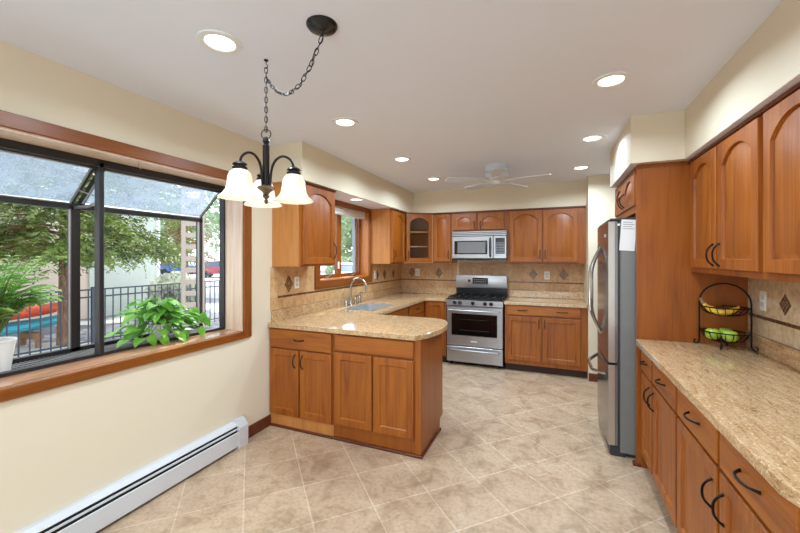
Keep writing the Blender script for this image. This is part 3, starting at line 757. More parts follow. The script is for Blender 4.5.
# ------------------------------------------------------------------ stove
XR0, RW = -1.366, .770
rg = thing('gas_range', 'stainless steel gas range with black cooktop and oven window', 'stove', (XR0 + RW / 2, 4.97, 0))
hw = RW / 2
obj('body', B().box(-hw, .035, .05, hw, .60, .895), 'black', rg)
for sx in (-1, 1):
    for yy in (.07, .55): obj('foot', B().lathe([(.018, 0), (.018, .05)], (sx * (hw - .06), yy, 0), 10), 'black', rg)
dw = obj('warming_drawer', B().box(-hw + .004, -.002, .05, hw - .004, .035, .262, .006), 'steel', rg)
def bar(w, z, yb, r=.011, bow=.012, out=.045):
    P = [(-w, yb, z)]
    for i in range(11):
        t = -1 + 2 * i / 10; P.append((t * (w - .01), yb - out - bow * (1 - t * t), z - .0 * t))
    P.append((w, yb, z)); return B().tube(P, r, 8)
obj('handle', bar(.33, .225, -.002, .012), 'steel', dw)
dd = obj('oven_door', B().box(-hw + .004, -.004, .272, hw - .004, .035, .818, .006), 'steel', rg)
obj('handle', bar(.345, .768, -.004, .012), 'steel', dd)
obj('oven_window', B().box(-.30, -.007, .428, .30, -.003, .708, .004), 'black_glass', dd)
obj('window_border', B().box(-.31, -.0055, .418, .31, -.0035, .718, .001), 'black', dd)
b = B(); b.box(-.20, -.0085, .49, .20, -.0072, .496).box(-.20, -.0085, .64, .20, -.0072, .644)
obj('oven_rack', b, 'dark_plastic', dd)
obj('badge', B().box(-.042, -.006, .335, .042, -.0038, .352, .001), 'white_plastic', dd)
pn = obj('control_panel', B().prism([(-hw + .002, -.012), (hw - .002, -.012), (hw - .002, .05), (-hw + .002, .05)], .828, .905), 'steel', rg)
for x in (-.262, -.188, -.012, .152, .232):
    k = B().lathe([(.026, 0), (.026, .006), (.021, .01), (.019, .032), (.016, .035)], seg=16); k.box(-.004, -.018, .03, .004, .018, .042, .001)
    obj('knob', k.xform(Matrix.Translation((x, -.012, .868)) @ Matrix.Rotation(PI / 2, 4, 'X')), 'black', pn)
obj('cooktop', B().box(-hw, -.008, .905, hw, .565, .92, .006), 'black', rg)
for x in (-.25, 0.0, .25):
    b = B(); x0, x1 = x - .118, x + .118; z = .947
    for yy in (.03, .28, .53): b.box(x0, yy - .006, z - .012, x1, yy + .006, z, .002)
    for xx in (x0 + .006, x1 - .006): b.box(xx - .006, .03, z - .012, xx + .006, .53, z, .002)
    for yy in (.155, .405):
        b.box(x0, yy - .005, z - .010, x - .03, yy + .005, z, .002).box(x + .03, yy - .005, z - .010, x1, yy + .005, z, .002)
        b.box(x - .005, yy - .12, z - .010, x + .005, yy - .03, z, .002).box(x - .005, yy + .03, z - .010, x + .005, yy + .12, z, .002)
    for xx in (x0 + .006, x1 - .006):
        for yy in (.036, .524): b.box(xx - .006, yy - .006, .92, xx + .006, yy + .006, z - .01)
    obj('grate', b, 'black_iron', rg)
    for yy in (.155, .405) if x else (.28,):
        obj('burner', B().lathe([(.045, .92), (.045, .928), (.036, .93), (.034, .938), (.01, .94)], (x, yy, 0), 18), 'dark_plastic', rg)
bgd = obj('backguard', B().box(-hw + .006, .545, .92, hw - .006, .60, 1.03, .004), 'black', rg)
bp = obj('backguard_panel', B().box(-hw + .004, .53, 1.03, hw - .004, .60, 1.225, .012, 2), 'steel', rg)
obj('display', B().box(-.125, .527, 1.09, .105, .5305, 1.185, .003), 'display', bp)
b = B()
for i in range(7):
    for j in range(3): b.box(-.105 + i * .028, .526, 1.10 + j * .026, -.089 + i * .028, .5272, 1.110 + j * .026)
obj('button_legends', b, 'legend', bp)
obj('selector_knob', B().lathe([(.022, 0), (.02, .014), (.012, .016)], seg=14).xform(Matrix.Translation((-.175, .531, 1.14)) @ Matrix.Rotation(PI / 2, 4, 'X')), 'black', bp)

# microwave
mw = thing('microwave', 'stainless steel over-the-range microwave under the short cabinet', 'microwave', (-.96, 5.2, 1.452))
hw = .385
obj('body', B().box(-hw, .03, .0, hw, .385, .415, .003), 'black', mw)
obj('bottom_trim', B().box(-hw, 0, 0, hw, .03, .022, .003), 'black', mw)
b = B()
for k in range(3): b.box(-hw, -.004 + .004 * k, .345 + k * .024, hw, .03, .365 + k * .024, .004)
obj('vent_grille', b, 'steel', mw)
dr = obj('door', B().box(-hw + .002, -.012, .024, .205, .03, .34, .006), 'steel', mw)
obj('window', B().box(-.345, -.0145, .085, .125, -.0118, .275, .006), 'black_glass', dr)
obj('window_screen', B().box(-.30, -.016, .10, .10, -.0145, .262, .004), plain('microwave_screen', (120, 120, 122), .25, .3), dr)
obj('handle', B().tube([(.165, -.012, .05), (.165, -.045, .065), (.165, -.055, .18), (.165, -.045, .29), (.165, -.012, .31)], .012, 8), 'dark_plastic', dr)
kp = obj('control_panel', B().box(.208, -.012, .024, hw - .002, .03, .34, .006), 'steel', mw)
obj('keypad', B().box(.235, -.0145, .09, hw - .025, -.0118, .31, .003), 'display', kp)
b = B()
for i in range(4):
    for j in range(7): b.box(.245 + i * .028, -.0155, .105 + j * .022, .265 + i * .028, -.0144, .114 + j * .022)
obj('button_legends', b, 'legend', kp)

# ------------------------------------------------------------------ refrigerator
rf = thing('refrigerator', 'stainless French-door refrigerator with bottom freezer drawer', 'refrigerator', (.385, 3.145, 0))
FW, FH = .72, 1.785
obj('cabinet_body', B().box(.085, 0, .03, .755, FW, FH - .02, .006), 'fridge_side', rf)
obj('hinge_cover', B().box(.02, .005, FH - .02, .30, FW - .005, FH, .004), 'dark_plastic', rf)
obj('base_grille', B().box(.02, .005, 0.0, .12, FW - .005, .075, .004).box(.12, .03, 0.0, .7, FW - .03, .03), 'dark_plastic', rf)
def curved_front(y0, y1, z0, z1):
    b = B(); n = 10; pts = []
    for i in range(n + 1):
        y = FW * 0 + y0 + (y1 - y0) * i / n; q = (y / FW) * 2 - 1; pts.append((-.004 + .012 * q * q, y))
    pts += [(.068, y1), (.068, y0)]
    return b.prism(pts, z0, z1)
d1 = obj('fridge_door', curved_front(.0, .358, .70, FH - .025), 'steel_dark', rf)
d2 = obj('fridge_door', curved_front(.362, FW, .70, FH - .025), 'steel_dark', rf)
d3 = obj('freezer_drawer', curved_front(.0, FW, .08, .682), 'steel_dark', rf)
for dr_, z0, z1 in ((d1, .70, FH - .025), (d3, .08, .682)):
    obj('door_edge', B().box(.006, -.004, z0, .05, .0015, z1, .001), 'chrome', dr_)
obj('gasket', B().box(.068, .006, .08, .085, FW - .006, FH - .03), 'dark_plastic', rf)
for dd_, sgn, yc in ((d1, -1, .335), (d2, 1, .385)):
    P = []
    for i in range(17):
        t = i / 16; q = 1 - (2 * t - 1) ** 2; P.append((-.004 - .075 * min(1, q * 1.25), yc + sgn * .06 * q, .86 + .72 * t))
    obj('handle', B().tube(P, .012, 8), 'chrome', dd_)
P = []
for i in range(15):
    t = i / 14; q = 1 - (2 * t - 1) ** 2; P.append((.003 - .085 * min(1, q * 1.3), .06 + .6 * t, .60 - .03 * q))
obj('handle', B().tube(P, .013, 8), 'chrome', d3)
obj('badge', B().lathe([(.014, 0), (.014, .003)], seg=14).xform(Matrix.Translation((-.0005, .12, 1.66)) @ Matrix.Rotation(-PI / 2, 4, 'Y')), 'white_plastic', d1)
obj('hinge_cap', B().lathe([(.009, 0), (.009, .004)], seg=12).xform(Matrix.Translation((.075, -.002, FH - .05)) @ Matrix.Rotation(PI / 2, 4, 'X')), 'white_plastic', rf)
pp = thing('paper_note', 'white paper sheet stuck on the refrigerator side', 'paper', (.518, 3.142, 1.655))
obj('sheet', B().box(-.048, -.0015, -.115, .05, .0, .115).xform(Matrix.Rotation(.07, 4, 'Y')), 'paper', pp)
b = B()
for k in range(4): b.box(-.036, -.0022, .045 + k * .016, .036 - .012 * (k % 2), -.0014, .050 + k * .016)
obj('print_lines', b.xform(Matrix.Rotation(.07, 4, 'Y')), 'ink', pp)

# ------------------------------------------------------------------ fruit basket, fruit
fb = thing('fruit_basket', 'black wire two-tier fruit basket on the right counter', 'basket', (1.018, 2.955, ZCT), math.radians(-28))
R1, RB = .120, .125
b = B(); rr_ = .0042
P = [(-.126, 0, .02), (-.126, 0, .285)]
for i in range(1, 14):
    a = PI - PI * i / 14; P.append((.126 * math.cos(a), 0, .285 + .125 * math.sin(a)))
P += [(.126, 0, .285), (.126, 0, .02)]
obj('arch_frame', B().tube(P, .005, 8), 'black_iron', fb)
def wire_bowl(zt, R, dep, scroll=False):
    b = B(); n = 40
    b.tube([(R * math.cos(2 * PI * k / n), R * .82 * math.sin(2 * PI * k / n), zt) for k in range(n)], .004, 6, True)
    b.tube([(R * .45 * math.cos(2 * PI * k / n), R * .37 * math.sin(2 * PI * k / n), zt - dep) for k in range(n)], .003, 6, True)
    for k in range(18):
        a = 2 * PI * k / 18; q = []
        for t in (0, .33, .66, 1):
            f = 1 - .55 * t ** 1.5 if t < 1 else .45
            q.append((R * f * math.cos(a), R * .82 * f * math.sin(a), zt - dep * math.sin(t * PI / 2)))
        q.append((0, 0, zt - dep)) if k % 3 == 0 else None
        b.tube(q, .0024, 5)
    return b
obj('upper_basket', wire_bowl(.258, R1, .05), 'black_iron', fb)
obj('lower_basket', wire_bowl(.100, R1, .06), 'black_iron', fb)
for sx, sy in ((-1, 0), (1, 0), (0, -1), (0, 1)):
    dx = (sx, sy); x0, y0_ = (.126 * sx, .085 * sy); P = [(x0, y0_, .085 if sy else .03)]
    for i in range(0, 10):
        a = -PI / 2 + 1.5 * PI * i / 9 - PI / 2; P.append((x0 + dx[0] * (.016 + .012 * math.cos(a)), y0_ + dx[1] * (.016 + .012 * math.cos(a)), .016 + .012 * math.sin(a)))
    obj('foot', B().tube(P, .0045, 6), 'black_iron', fb)
def fl(x, y, z):
    return Matrix.Translation((1.018, 2.955, ZCT)) @ Matrix.Rotation(math.radians(-28), 4, 'Z') @ Vector((x, y, z))
def apple_mesh(r):
    prof = []
    for i in range(15):
        t = PI * i / 14; rad = r * math.sin(t) ** .9 * (1 + .05 * math.cos(t)); z = -r * .92 * math.cos(t)
        if i > 11: z -= (i - 11) * r * .10
        if i < 2: z += (2 - i) * r * .04
        prof.append((max(rad, .001), z))
    return B().lathe(prof, seg=20)
for (x, y, lab) in ((-.052, -.035, 'green apple left in the lower basket tier'), (.034, -.042, 'green apple centred in the lower basket tier'), (.0, .052, 'green apple at the back of the lower basket tier')):
    p = fl(x, y, .0445 + .0405); t = thing('green_apple', lab, 'apple', p, 0, 'apples in the lower tier')
    obj('skin', apple_mesh(.041), 'apple', t); obj('stem', B().tube([(0, 0, .024), (.003, .002, .045)], .0015, 5), 'bark', t)
for (x, y, z, az, lab) in ((-.01, -.032, .237, .12, 'yellow banana at the front of the upper tier'), (-.012, .012, .239, .25, 'yellow banana behind the front one in upper tier')):
    p = fl(x, y, z); t = thing('banana', lab, 'banana', p, math.radians(-28) + az, 'bananas in the upper tier'); P = []; r_ = []
    for i in range(13):
        q = i / 12; a = -1.0 + 1.9 * q; P.append((.105 * math.sin(a), 0, .105 - .105 * math.cos(a) - .012)); r_.append(.0165 * min(1, .35 + 2.6 * min(q, 1 - q)))
    obj('peel', B().tube(P, r_, 7), 'banana', t)
    e = P[0]; obj('stalk', B().tube([e, (e[0] - .012, 0, e[2] + .02), (e[0] - .016, 0, e[2] + .036)], [.006, .0045, .005], 6), 'timber', t)

# ------------------------------------------------------------------ outlets
def outlet(loc, rz, label):
    t = thing('wall_outlet', label, 'outlet', loc, rz, 'white wall outlets')
    obj('cover_plate', B().box(-.036, -.005, -.058, .036, 0, .058, .003), 'white_plastic', t)
    obj('sockets', B().box(-.017, -.0075, -.034, .017, -.005, -.006, .003).box(-.017, -.0075, .006, .017, -.005, .034, .003), plain('socket_grey', (205, 203, 198), .4), t)
outlet((XL + T, 2.915, 1.245), PI / 2, 'white outlet left of the sink window on tan tile')
outlet((XL + T, 4.635, 1.25), PI / 2, 'white outlet right of the sink window on tan tile')
outlet((-2.02, YB - T, 1.25), 0, 'white outlet in the rear corner below the glass cabinet')
outlet((-.065, YB - T, 1.235), 0, 'white outlet on tan tile right of the stove')
outlet((XR - T, 2.86, 1.23), -PI / 2, 'white outlet on pale tile beside the fruit basket')

# ------------------------------------------------------------------ baseboard heater
hx = XL
ht = thing('baseboard_heater', 'long white baseboard radiator under the garden window', 'heater', (hx, .3, 0))
yA, yB_ = -2.2, 1.84
def yprism(pts, a, c):
    b = B(); p = b.ring([(x, a, z) for x, z in pts]); q = b.ring([(x, c, z) for x, z in pts]); b.bridge(p, q); b.cap(q); b.cap(p[::-1]); return b
obj('back_plate', yprism([(.001, .0), (.008, .0), (.008, .196), (.001, .196)], yA, yB_), 'heater', ht)
obj('hood', yprism([(.001, .196), (.001, .204), (.03, .204), (.060, .179), (.057, .175), (.028, .196)], yA, yB_), 'heater', ht)
obj('heating_fins', yprism([(.008, .03), (.052, .03), (.052, .166), (.008, .166)], yA, yB_), 'fins', ht)
obj('damper', yprism([(.053, .151), (.066, .150), (.067, .157), (.055, .159)], yA, yB_), 'heater', ht)
obj('front_panel', yprism([(.06, .022), (.066, .018), (.070, .024), (.070, .130), (.066, .134), (.06, .130)], yA, yB_), 'heater', ht)
obj('end_cap', yprism([(.001, .0), (.074, .0), (.076, .02), (.076, .160), (.036, .212), (.001, .212)], yB_, 1.93), 'heater', ht)

# ------------------------------------------------------------------ ceiling fittings
def can(loc, label, soff=False, k=1.0):
    t = thing('recessed_ceiling_light', label, 'ceiling light', loc, 0, 'recessed ceiling lights')
    b = B(); b.lathe([(.062, -.002), (.068, -.008), (.092, -.006), (.095, 0), (.066, 0), (.062, -.002)], seg=32, capb=False, capt=False)
    obj('trim_ring', b, 'white', t); obj('lens', B().lathe([(.0625, -.0005), (.0625, -.0035), (.03, -.004)], seg=28), 'lens', t)
    light('lamp', 'AREA', (0, 0, -.012), CAN_W * (.35 if soff else k), t, shape='DISK', size=.12, spread=math.radians(160))
for x, y, lab in ((-1.408, 1.23, 'recessed ceiling light left of the chandelier canopy'), (.304, 2.332, 'large recessed ceiling light near the right soffit'),
                  (-1.396, 2.307, 'recessed ceiling light in front of the left soffit corner'), (-1.392, 3.394, 'recessed ceiling light above the sink side of the kitchen'),
                  (.306, 3.403, 'recessed ceiling light in front of the refrigerator soffit'), (.294, 4.472, 'recessed ceiling light near the rear wall return'),
                  (-1.373, 4.396, 'recessed ceiling light in the rear left, left of the fan'), (.304, 1.2, 'unseen recessed ceiling light added above the near right counter'), (-.5, -.6, 'unseen recessed ceiling light added over the dining end')):  # the last pair is out of view, added to supply more light
    can((x, y, ZC), lab, False, .45 if (x > 0 and 3 < y < 4) else 1.25 if y > 4 else 1.0)
can((-2.06, 3.66, 2.1555), 'recessed light in the soffit underside above the sink window', True)

light('fill_light', 'POINT', (-.6, -1.1, 1.75), 30.0, shadow_soft_size=.3)   # added fill light without fixture behind the camera, lifts ceiling and walls
# fan
fn = thing('ceiling_fan', 'white flush-mount ceiling fan with five blades', 'ceiling fan', (-.555, 4.04, ZC))
obj('canopy', B().lathe([(.12, 0), (.12, -.05), (.105, -.065), (.085, -.068)][::-1], seg=28), 'fan_white', fn)
obj('motor', B().lathe([(.05, -.165), (.075, -.155), (.085, -.14), (.11, -.125), (.118, -.105), (.118, -.085), (.10, -.068)], seg=28), 'fan_white', fn)
obj('hub_cap', B().lathe([(.004, -.200), (.03, -.197), (.05, -.182), (.052, -.165)], seg=20), 'white', fn)
for k in range(5):
    a = 2 * PI * k / 5 - .17
    m = Matrix.Rotation(a, 4, 'Z') @ Matrix.Translation((0, 0, -.158)) @ Matrix.Rotation(math.radians(11), 4, 'X')
    pts = [(.17, -.045), (.50, -.066), (.535, -.06), (.552, -.035), (.552, .035), (.535, .06), (.50, .066), (.17, .045)]
    bl = obj('blade', B().prism(pts, -.004, .004).xform(m), 'fan_white', fn)
    obj('blade_iron', B().prism([(.08, -.014), (.15, -.02), (.21, -.036), (.225, 0), (.21, .036), (.15, .02), (.08, .014)], -.010, -.004).xform(m), 'white', bl)

# chandelier on a swag chain
HX, HY = -1.323, 1.431
ch = thing('chandelier', 'black three-arm chandelier with frosted bell shades on a swag chain', 'chandelier', (HX, HY, ZC))
KX, KY = -.904 - HX, 1.307 - HY
obj('canopy', B().lathe([(.066, 0), (.066, -.006), (.058, -.016), (.035, -.027), (.012, -.032), (.008, -.045)][::-1], (KX, KY, 0), 28), 'black', ch)
obj('ceiling_hook', B().lathe([(.011, 0), (.011, -.004), (.004, -.008)][::-1], seg=12).tube([(0, 0, -.006), (0, 0, -.02), (.008, 0, -.028), (.010, 0, -.036), (0, 0, -.043), (-.008, 0, -.038)], .0024, 6), 'bronze', ch)
def link(b, c, t, rollang, L=.030, Wd=.015, r=.0021):
    t = Vector(t).normalized(); u = t.orthogonal().normalized(); v = t.cross(u); u2 = u * math.cos(rollang) + v * math.sin(rollang)
    P = []
    for k in range(14):
        a = 2 * PI * k / 14; ca, sa = math.cos(a), math.sin(a)
        P.append(Vector(c) + t * (L / 2 * (abs(ca) ** .7) * (1 if ca > 0 else -1)) + u2 * (Wd / 2 * (abs(sa) ** .8) * (1 if sa > 0 else -1)))
    b.tube(P, r, 5, True)
def chain(b, pts, step=.0245):
    d = [0]
    for a, c in zip(pts, pts[1:]): d.append(d[-1] + (Vector(c) - Vector(a)).length)
    n = int(d[-1] / step); k = 0
    for i in range(n):
        s_ = (i + .5) * d[-1] / n
        while d[k + 1] < s_: k += 1
        f = (s_ - d[k]) / (d[k + 1] - d[k]); p = Vector(pts[k]).lerp(Vector(pts[k + 1]), f); t = Vector(pts[k + 1]) - Vector(pts[k])
        link(b, p, t, (i % 2) * PI / 2)
sw = []
for i in range(31):
    t = i / 30; sag = 4 * t * (1 - t); z = -.043 * (1 - t) - .045 * t - .165 * sag ** .9 - .05 * math.sin(PI * t) * (1 - t)
    sw.append((KX * (1 - t), KY * (1 - t), -.05 * (1 - t) - .085 * t - .155 * sag))
vert = [(0, 0, -.04), (0, 0, -.36)]
b = B(); chain(b, sw); chain(b, vert); obj('chain', b, 'bronze', ch)
cp = [Vector(p) + Vector((.006 * math.sin(i * 1.3), .006 * math.cos(i * 1.1), .004 * math.sin(i))) for i, p in enumerate(sw)]
obj('cord', B().tube(cp, .0022, 6).tube([(.003, 0, -.08), (-.003, .002, -.2), (.002, 0, -.36)], .0022, 6), 'bronze', ch)
b = B(); b.tube([(.0235 * math.cos(2 * PI * k / 20), 0, -.372 + .0235 * math.sin(2 * PI * k / 20)) for k in range(20)], .0028, 6, True).xform(Matrix.Rotation(.4, 4, 'Z'))
obj('loop_ring', b, 'bronze', ch)
zz = lambda z: z - ZC
obj('column', B().lathe([(.004, zz(2.095)), (.014, zz(2.088)), (.017, zz(2.07)), (.012, zz(2.062)), (.012, zz(2.055)), (.0165, zz(2.05)), (.0165, zz(1.85)), (.014, zz(1.845))][::-1], seg=16), 'bronze', ch)
obj('hub', B().lathe([(.004, zz(1.758)), (.008, zz(1.765)), (.010, zz(1.775)), (.006, zz(1.782)), (.014, zz(1.79)), (.018, zz(1.797)), (.012, zz(1.806)), (.022, zz(1.82)), (.040, zz(1.832)), (.044, zz(1.84)), (.03, zz(1.848)), (.014, zz(1.85))], seg=20), 'pewter', ch)
for a in (math.radians(236 + 22.6), math.radians(356 + 22.6), math.radians(116 + 22.6)):
    ca, sa = math.cos(a), math.sin(a); RA = .142; P = [(.02, zz(1.84)), (.024, zz(1.90)), (.034, zz(1.95)), (.055, zz(1.982)), (.085, zz(1.995)), (.115, zz(1.985)), (.135, zz(1.962)), (RA, zz(1.93))]
    Q = []
    for i in range(len(P) - 1):
        p0, p1, p2, p3 = (Vector(P[max(i - 1, 0)]), Vector(P[i]), Vector(P[i + 1]), Vector(P[min(i + 2, len(P) - 1)]))
        for k in range(4):
            t = k / 4; Q.append(.5 * (2 * p1 + (p2 - p0) * t + (2 * p0 - 5 * p1 + 4 * p2 - p3) * t * t + (3 * p1 - p0 - 3 * p2 + p3) * t ** 3))
    Q.append(Vector(P[-1]))
    obj('arm', B().tube([(q.x * ca, q.x * sa, q.y) for q in Q], .0062, 8), 'bronze', ch)
    cx, cy = RA * ca, RA * sa
    sh = obj('shade_holder', B().lathe([(.030, zz(1.902)), (.034, zz(1.906)), (.034, zz(1.913)), (.026, zz(1.916)), (.026, zz(1.922)), (.034, zz(1.925)), (.030, zz(1.932)), (.012, zz(1.942))], (cx, cy, 0), 20), 'bronze', ch)
    prof = [(.094, 1.768), (.097, 1.771), (.090, 1.778), (.074, 1.792), (.062, 1.812), (.057, 1.84), (.054, 1.868), (.046, 1.888), (.032, 1.901)]
    inn = [(r - .004, z + .001) for r, z in prof[::-1]]
    b = B(); b.lathe([(r, zz(z)) for r, z in prof + inn + prof[:1]], (cx, cy, 0), 32, False, False)
    obj('lamp_shade', b, 'shade', ch)
    bu = obj('bulb', B().sphere((cx, cy, zz(1.835)), .024, 1, 1, 1.25), 'bulb', sh)
    light('bulb_light', 'POINT', (cx, cy, zz(1.80)), BULB_W, ch, (1, .93, .80), shadow_soft_size=.03)

# ------------------------------------------------------------------ plants on the sill
def heart(b, c, d, up, L, Wd):
    d = Vector(d).normalized(); up = (Vector(up) - d * Vector(up).dot(d)).normalized(); s_ = d.cross(up)
    prof = [(0, .02), (-.06, .34), (.05, .5), (.25, .52), (.5, .42), (.75, .24), (1.0, 0)]
    mid = [b.bm.verts.new(Vector(c) + d * (L * max(t, 0)) - up * (.22 * L * t * t)) for t, _ in prof]
    for sg in (1, -1):
        ed = [b.bm.verts.new(Vector(c) + d * (L * t) + s_ * (sg * Wd * w_) + up * (.14 * Wd * w_ * 2) - up * (.22 * L * t * t)) for t, w_ in prof]
        for i in range(len(prof) - 1):
            try: b.bm.faces.new((mid[i], mid[i + 1], ed[i + 1], ed[i]) if sg > 0 else (mid[i], ed[i], ed[i + 1], mid[i + 1]))
            except ValueError: pass
def clay(name, par, r0, r1, h):
    obj('pot', B().lathe([(r0, 0), (r1, h), (r1 + .004, h + .002), (r1 + .004, h + .012), (r1 - .004, h + .012), (r1 - .008, h - .012)], seg=24, capt=False), 'pot', par)
    obj('soil', B().lathe([(r1 - .0085, h - .016), (r1 - .0085, h - .012)], seg=20), 'soil', par)
PX, PY = -2.615, 1.77
po = thing('potted_pothos', 'leafy green pothos in white pot at the middle of the garden window', 'plant', (PX, PY, ZS - .0015))
clay('pot', po, .05, .066, .10)
rnd = random.Random(4); lb = B(); sb = B()
for i in range(120):
    a = rnd.uniform(0, 2 * PI); low = rnd.random()
    if low < .45: R_, z_ = rnd.uniform(.02, .13), rnd.uniform(.17, .29)
    elif low < .75: R_, z_ = rnd.uniform(.11, .17), rnd.uniform(.08, .22)
    else: R_, z_ = rnd.uniform(.10, .22), rnd.uniform(.035, .12)
    x = max(-.12, min(.25, R_ * math.cos(a) * .8 + .02)); y = R_ * math.sin(a) * 1.2 - .01
    st = Vector((rnd.uniform(-.03, .03), rnd.uniform(-.03, .03), .098)); en = Vector((x, y, z_)); md = (st + en) / 2 + Vector((0, 0, .06))
    sb.tube([st, md, en], .0022, 5)
    dv = Vector((math.cos(a) * .8 + rnd.uniform(-.3, .3), math.sin(a) + rnd.uniform(-.3, .3), rnd.uniform(-.5, .15))); L_ = rnd.uniform(.07, .115)
    if en.x + dv.normalized().x * L_ < -.135: dv.x = abs(dv.x)
    heart(lb, en, dv, (rnd.uniform(-.2, .5), rnd.uniform(-.3, .3), 1), L_, L_ * .68)
for (y, x, z_, L_) in ((.17, .10, .19, .11), (.22, .13, .15, .10), (.25, .15, .11, .075), (.20, .14, .05, .09), (-.16, .12, .06, .09), (-.1, .16, .045, .09), (.05, .16, .05, .09)):
    st = Vector((.02, .03, .10)); en = Vector((x, y, z_)); sb.tube([st, (st + en) / 2 + Vector((.02, 0, .05)), en], .0025, 5)
    heart(lb, en, (.3, .3, -.6), (1, 0, .5), L_, L_ * .75)
obj('leaves', lb, 'pothos', po, False); obj('stems', sb, 'stem', po)
pl = thing('potted_palm', 'bright green palm in white pot at the left end of the garden window', 'plant', (-2.615, .925, ZS - .0015))
clay('pot', pl, .052, .072, .155)
rnd = random.Random(11); lb = B(); sb = B()
for i in range(46):
    a = rnd.uniform(0, 2 * PI); ln = rnd.uniform(.13, .25); h_ = rnd.uniform(.26, .48)
    if math.cos(a) < 0: ln *= .45
    st = Vector((0, 0, .15)); md = st + Vector((math.cos(a) * ln * .25, math.sin(a) * ln * .25, h_ * .75)); en = st + Vector((math.cos(a) * ln, math.sin(a) * ln, h_ * rnd.uniform(.7, 1.0)))
    pts = []
    for k in range(11):
        t = k / 10; pts.append(st * (1 - t) ** 2 + md * 2 * t * (1 - t) + en * t * t)
    sb.tube(pts, [.003] * 6 + [.002] * 5, 5)
    for k in range(4, 11):
        p = pts[k]; t = (pts[min(k + 1, 10)] - pts[k - 1]).normalized(); sd = t.cross(Vector((0, 0, 1))).normalized()
        for sg in (-1, 1):
            dv = (sd * sg * .8 + t * .7 + Vector((0, 0, -.158))).normalized(); L_ = .085 * (1 - abs(k - 6) / 9)
            wv = dv.cross(Vector((0, 0, 1))).normalized() * .012
            e1 = p + dv * L_ * .5; e2 = p + dv * L_ + Vector((0, 0, -.014))
            lb.quad(p, e1 + wv, e2, e1 - wv)
obj('fronds', lb, 'palm', pl, False); obj('stems', sb, 'stem', pl)

# ------------------------------------------------------------------ outdoors
GZ = -.35
struct('ground', B().box(-60, -30, GZ - .2, -2.6, 12, GZ), 'yard', 'grey yard ground outside the garden window', 'ground')
struct('street', B().box(-90, 12, GZ - .2, -2.6, 90, GZ - .001), 'street', 'pale sunlit street beyond the yard', 'ground')
struct('patio', B().box(-10, -25, GZ - .2, 10, YF - WT - .02, GZ), 'street', 'pale patio outside the glass door', 'ground') if False else None
XF = -8.67
fc = thing('metal_fence', 'black metal picket fence across the yard', 'fence', (XF, 5.5, GZ))
b = B(); b.box(-.015, -4, 1.17, .015, 4, 1.20).box(-.015, -4, 1.02, .015, 4, 1.05).box(-.015, -4, .12, .015, 4, .15)
obj('rails', b, 'fence', fc)
b = B(); y = -3.95
while y < 3.98: b.box(-.009, y - .009, .04, .009, y + .009, 1.18); y += .15
obj('pickets', b, 'fence', fc)
for y in (-3.6, -1.02, 1.55, 3.9): obj('fence_post', B().box(-.03, y - .03, 0, .03, y + .03, 1.24, .004), 'fence', fc)
# trellis post
tr = thing('trellis', 'weathered white ladder trellis standing right of the conifer', 'trellis', (-6.0, 4.66, GZ))
mr_ = Matrix.Rotation(-.6, 4, 'Z')
for sy in (-.15, .15): obj('upright', B().box(-.02, sy - .035, 0, .02, sy + .035, 3.4).xform(mr_), 'trellis', tr)
b = B(); z = .1
while z < 3.3: b.box(-.015, -.115, z, .015, .115, z + .085); z += .21
obj('rungs', b.xform(mr_), 'trellis', tr)
# neighbour house
nh = thing('neighbour_house', 'beige and grey neighbouring house behind the fence', 'house', (-13, 3, GZ))
obj('stucco_wall', B().box(-6, -9, 0, 0, 3.6, 4.2), 'stucco', nh)
obj('siding_wall', B().box(-6, 3.6, 0, .05, 5.7, 4.2), 'siding', nh)
obj('corner_board', B().box(-.1, 5.62, 0, .08, 5.74, 4.2), 'trim_white', nh)
b = B(); p = b.ring([(.6, -9.5, 4.1), (.6, 6.3, 4.1), (-3, 6.3, 6.2), (-3, -9.5, 6.2)]); q = b.ring([(.6, -9.5, 4.25), (.6, 6.3, 4.25), (-3, 6.3, 6.35), (-3, -9.5, 6.35)]); b.bridge(p, q); b.cap(p); b.cap(q)
obj('roof', b, 'shingle', nh)
wf = obj('window_frame', B().box(.0, .2, 1.75, .06, .3, 2.9).box(.0, 1.5, 1.75, .06, 1.6, 2.9).box(.0, .3, 1.75, .06, 1.5, 1.85).box(0, .3, 2.8, .06, 1.5, 2.9), 'trim_white', nh)
obj('pane', B().box(.01, .3, 1.85, .02, 1.5, 2.8), 'car_glass', wf)
# kayaks
def kayak(loc, mat, lab, n='kayak'):
    b = B(); rings = []; L = 3.0; N = 15
    for i in range(N):
        t = -1 + 2 * i / (N - 1); w_ = .30 * (1 - abs(t) ** 2.4) + .012; h0 = .02 + .14 * abs(t) ** 3; h1 = .26 + .08 * abs(t) ** 3
        rings.append(b.ring([(w_ * math.cos(a), t * L / 2, (h0 + h1) / 2 + (h1 - h0) / 2 * math.sin(a)) for a in [2 * PI * k / 12 for k in range(12)]]))
    for a, c in zip(rings, rings[1:]): b.bridge(a, c)
    b.cap(rings[0]); b.cap(rings[-1][::-1])
    t = thing(n, lab, 'kayak', loc); obj('hull', b, mat, t)
    obj('cockpit', B().lathe([(.20, .262), (.22, .275), (.17, .28), (.16, .266)], seg=20), 'tyre', t)
kayak((-10.0, 3.28, GZ + .56), 'kayak_red', 'red-orange kayak on top of the teal one')
kayak((-10.0, 3.25, GZ + .28), 'kayak_teal', 'teal blue kayak under the red one')
ra = thing('kayak_rack', 'low weathered timber rack under the kayaks', 'rack', (-10.0, 3.25, GZ))
for y in (-.8, .8): obj('beam', B().box(-.35, y - .06, .16, .35, y + .06, .295), 'timber', ra)
for y in (-.8, .8):
    for x in (-.3, .3): obj('leg', B().box(x - .04, y - .04, 0, x + .04, y + .04, .16), 'timber', ra)

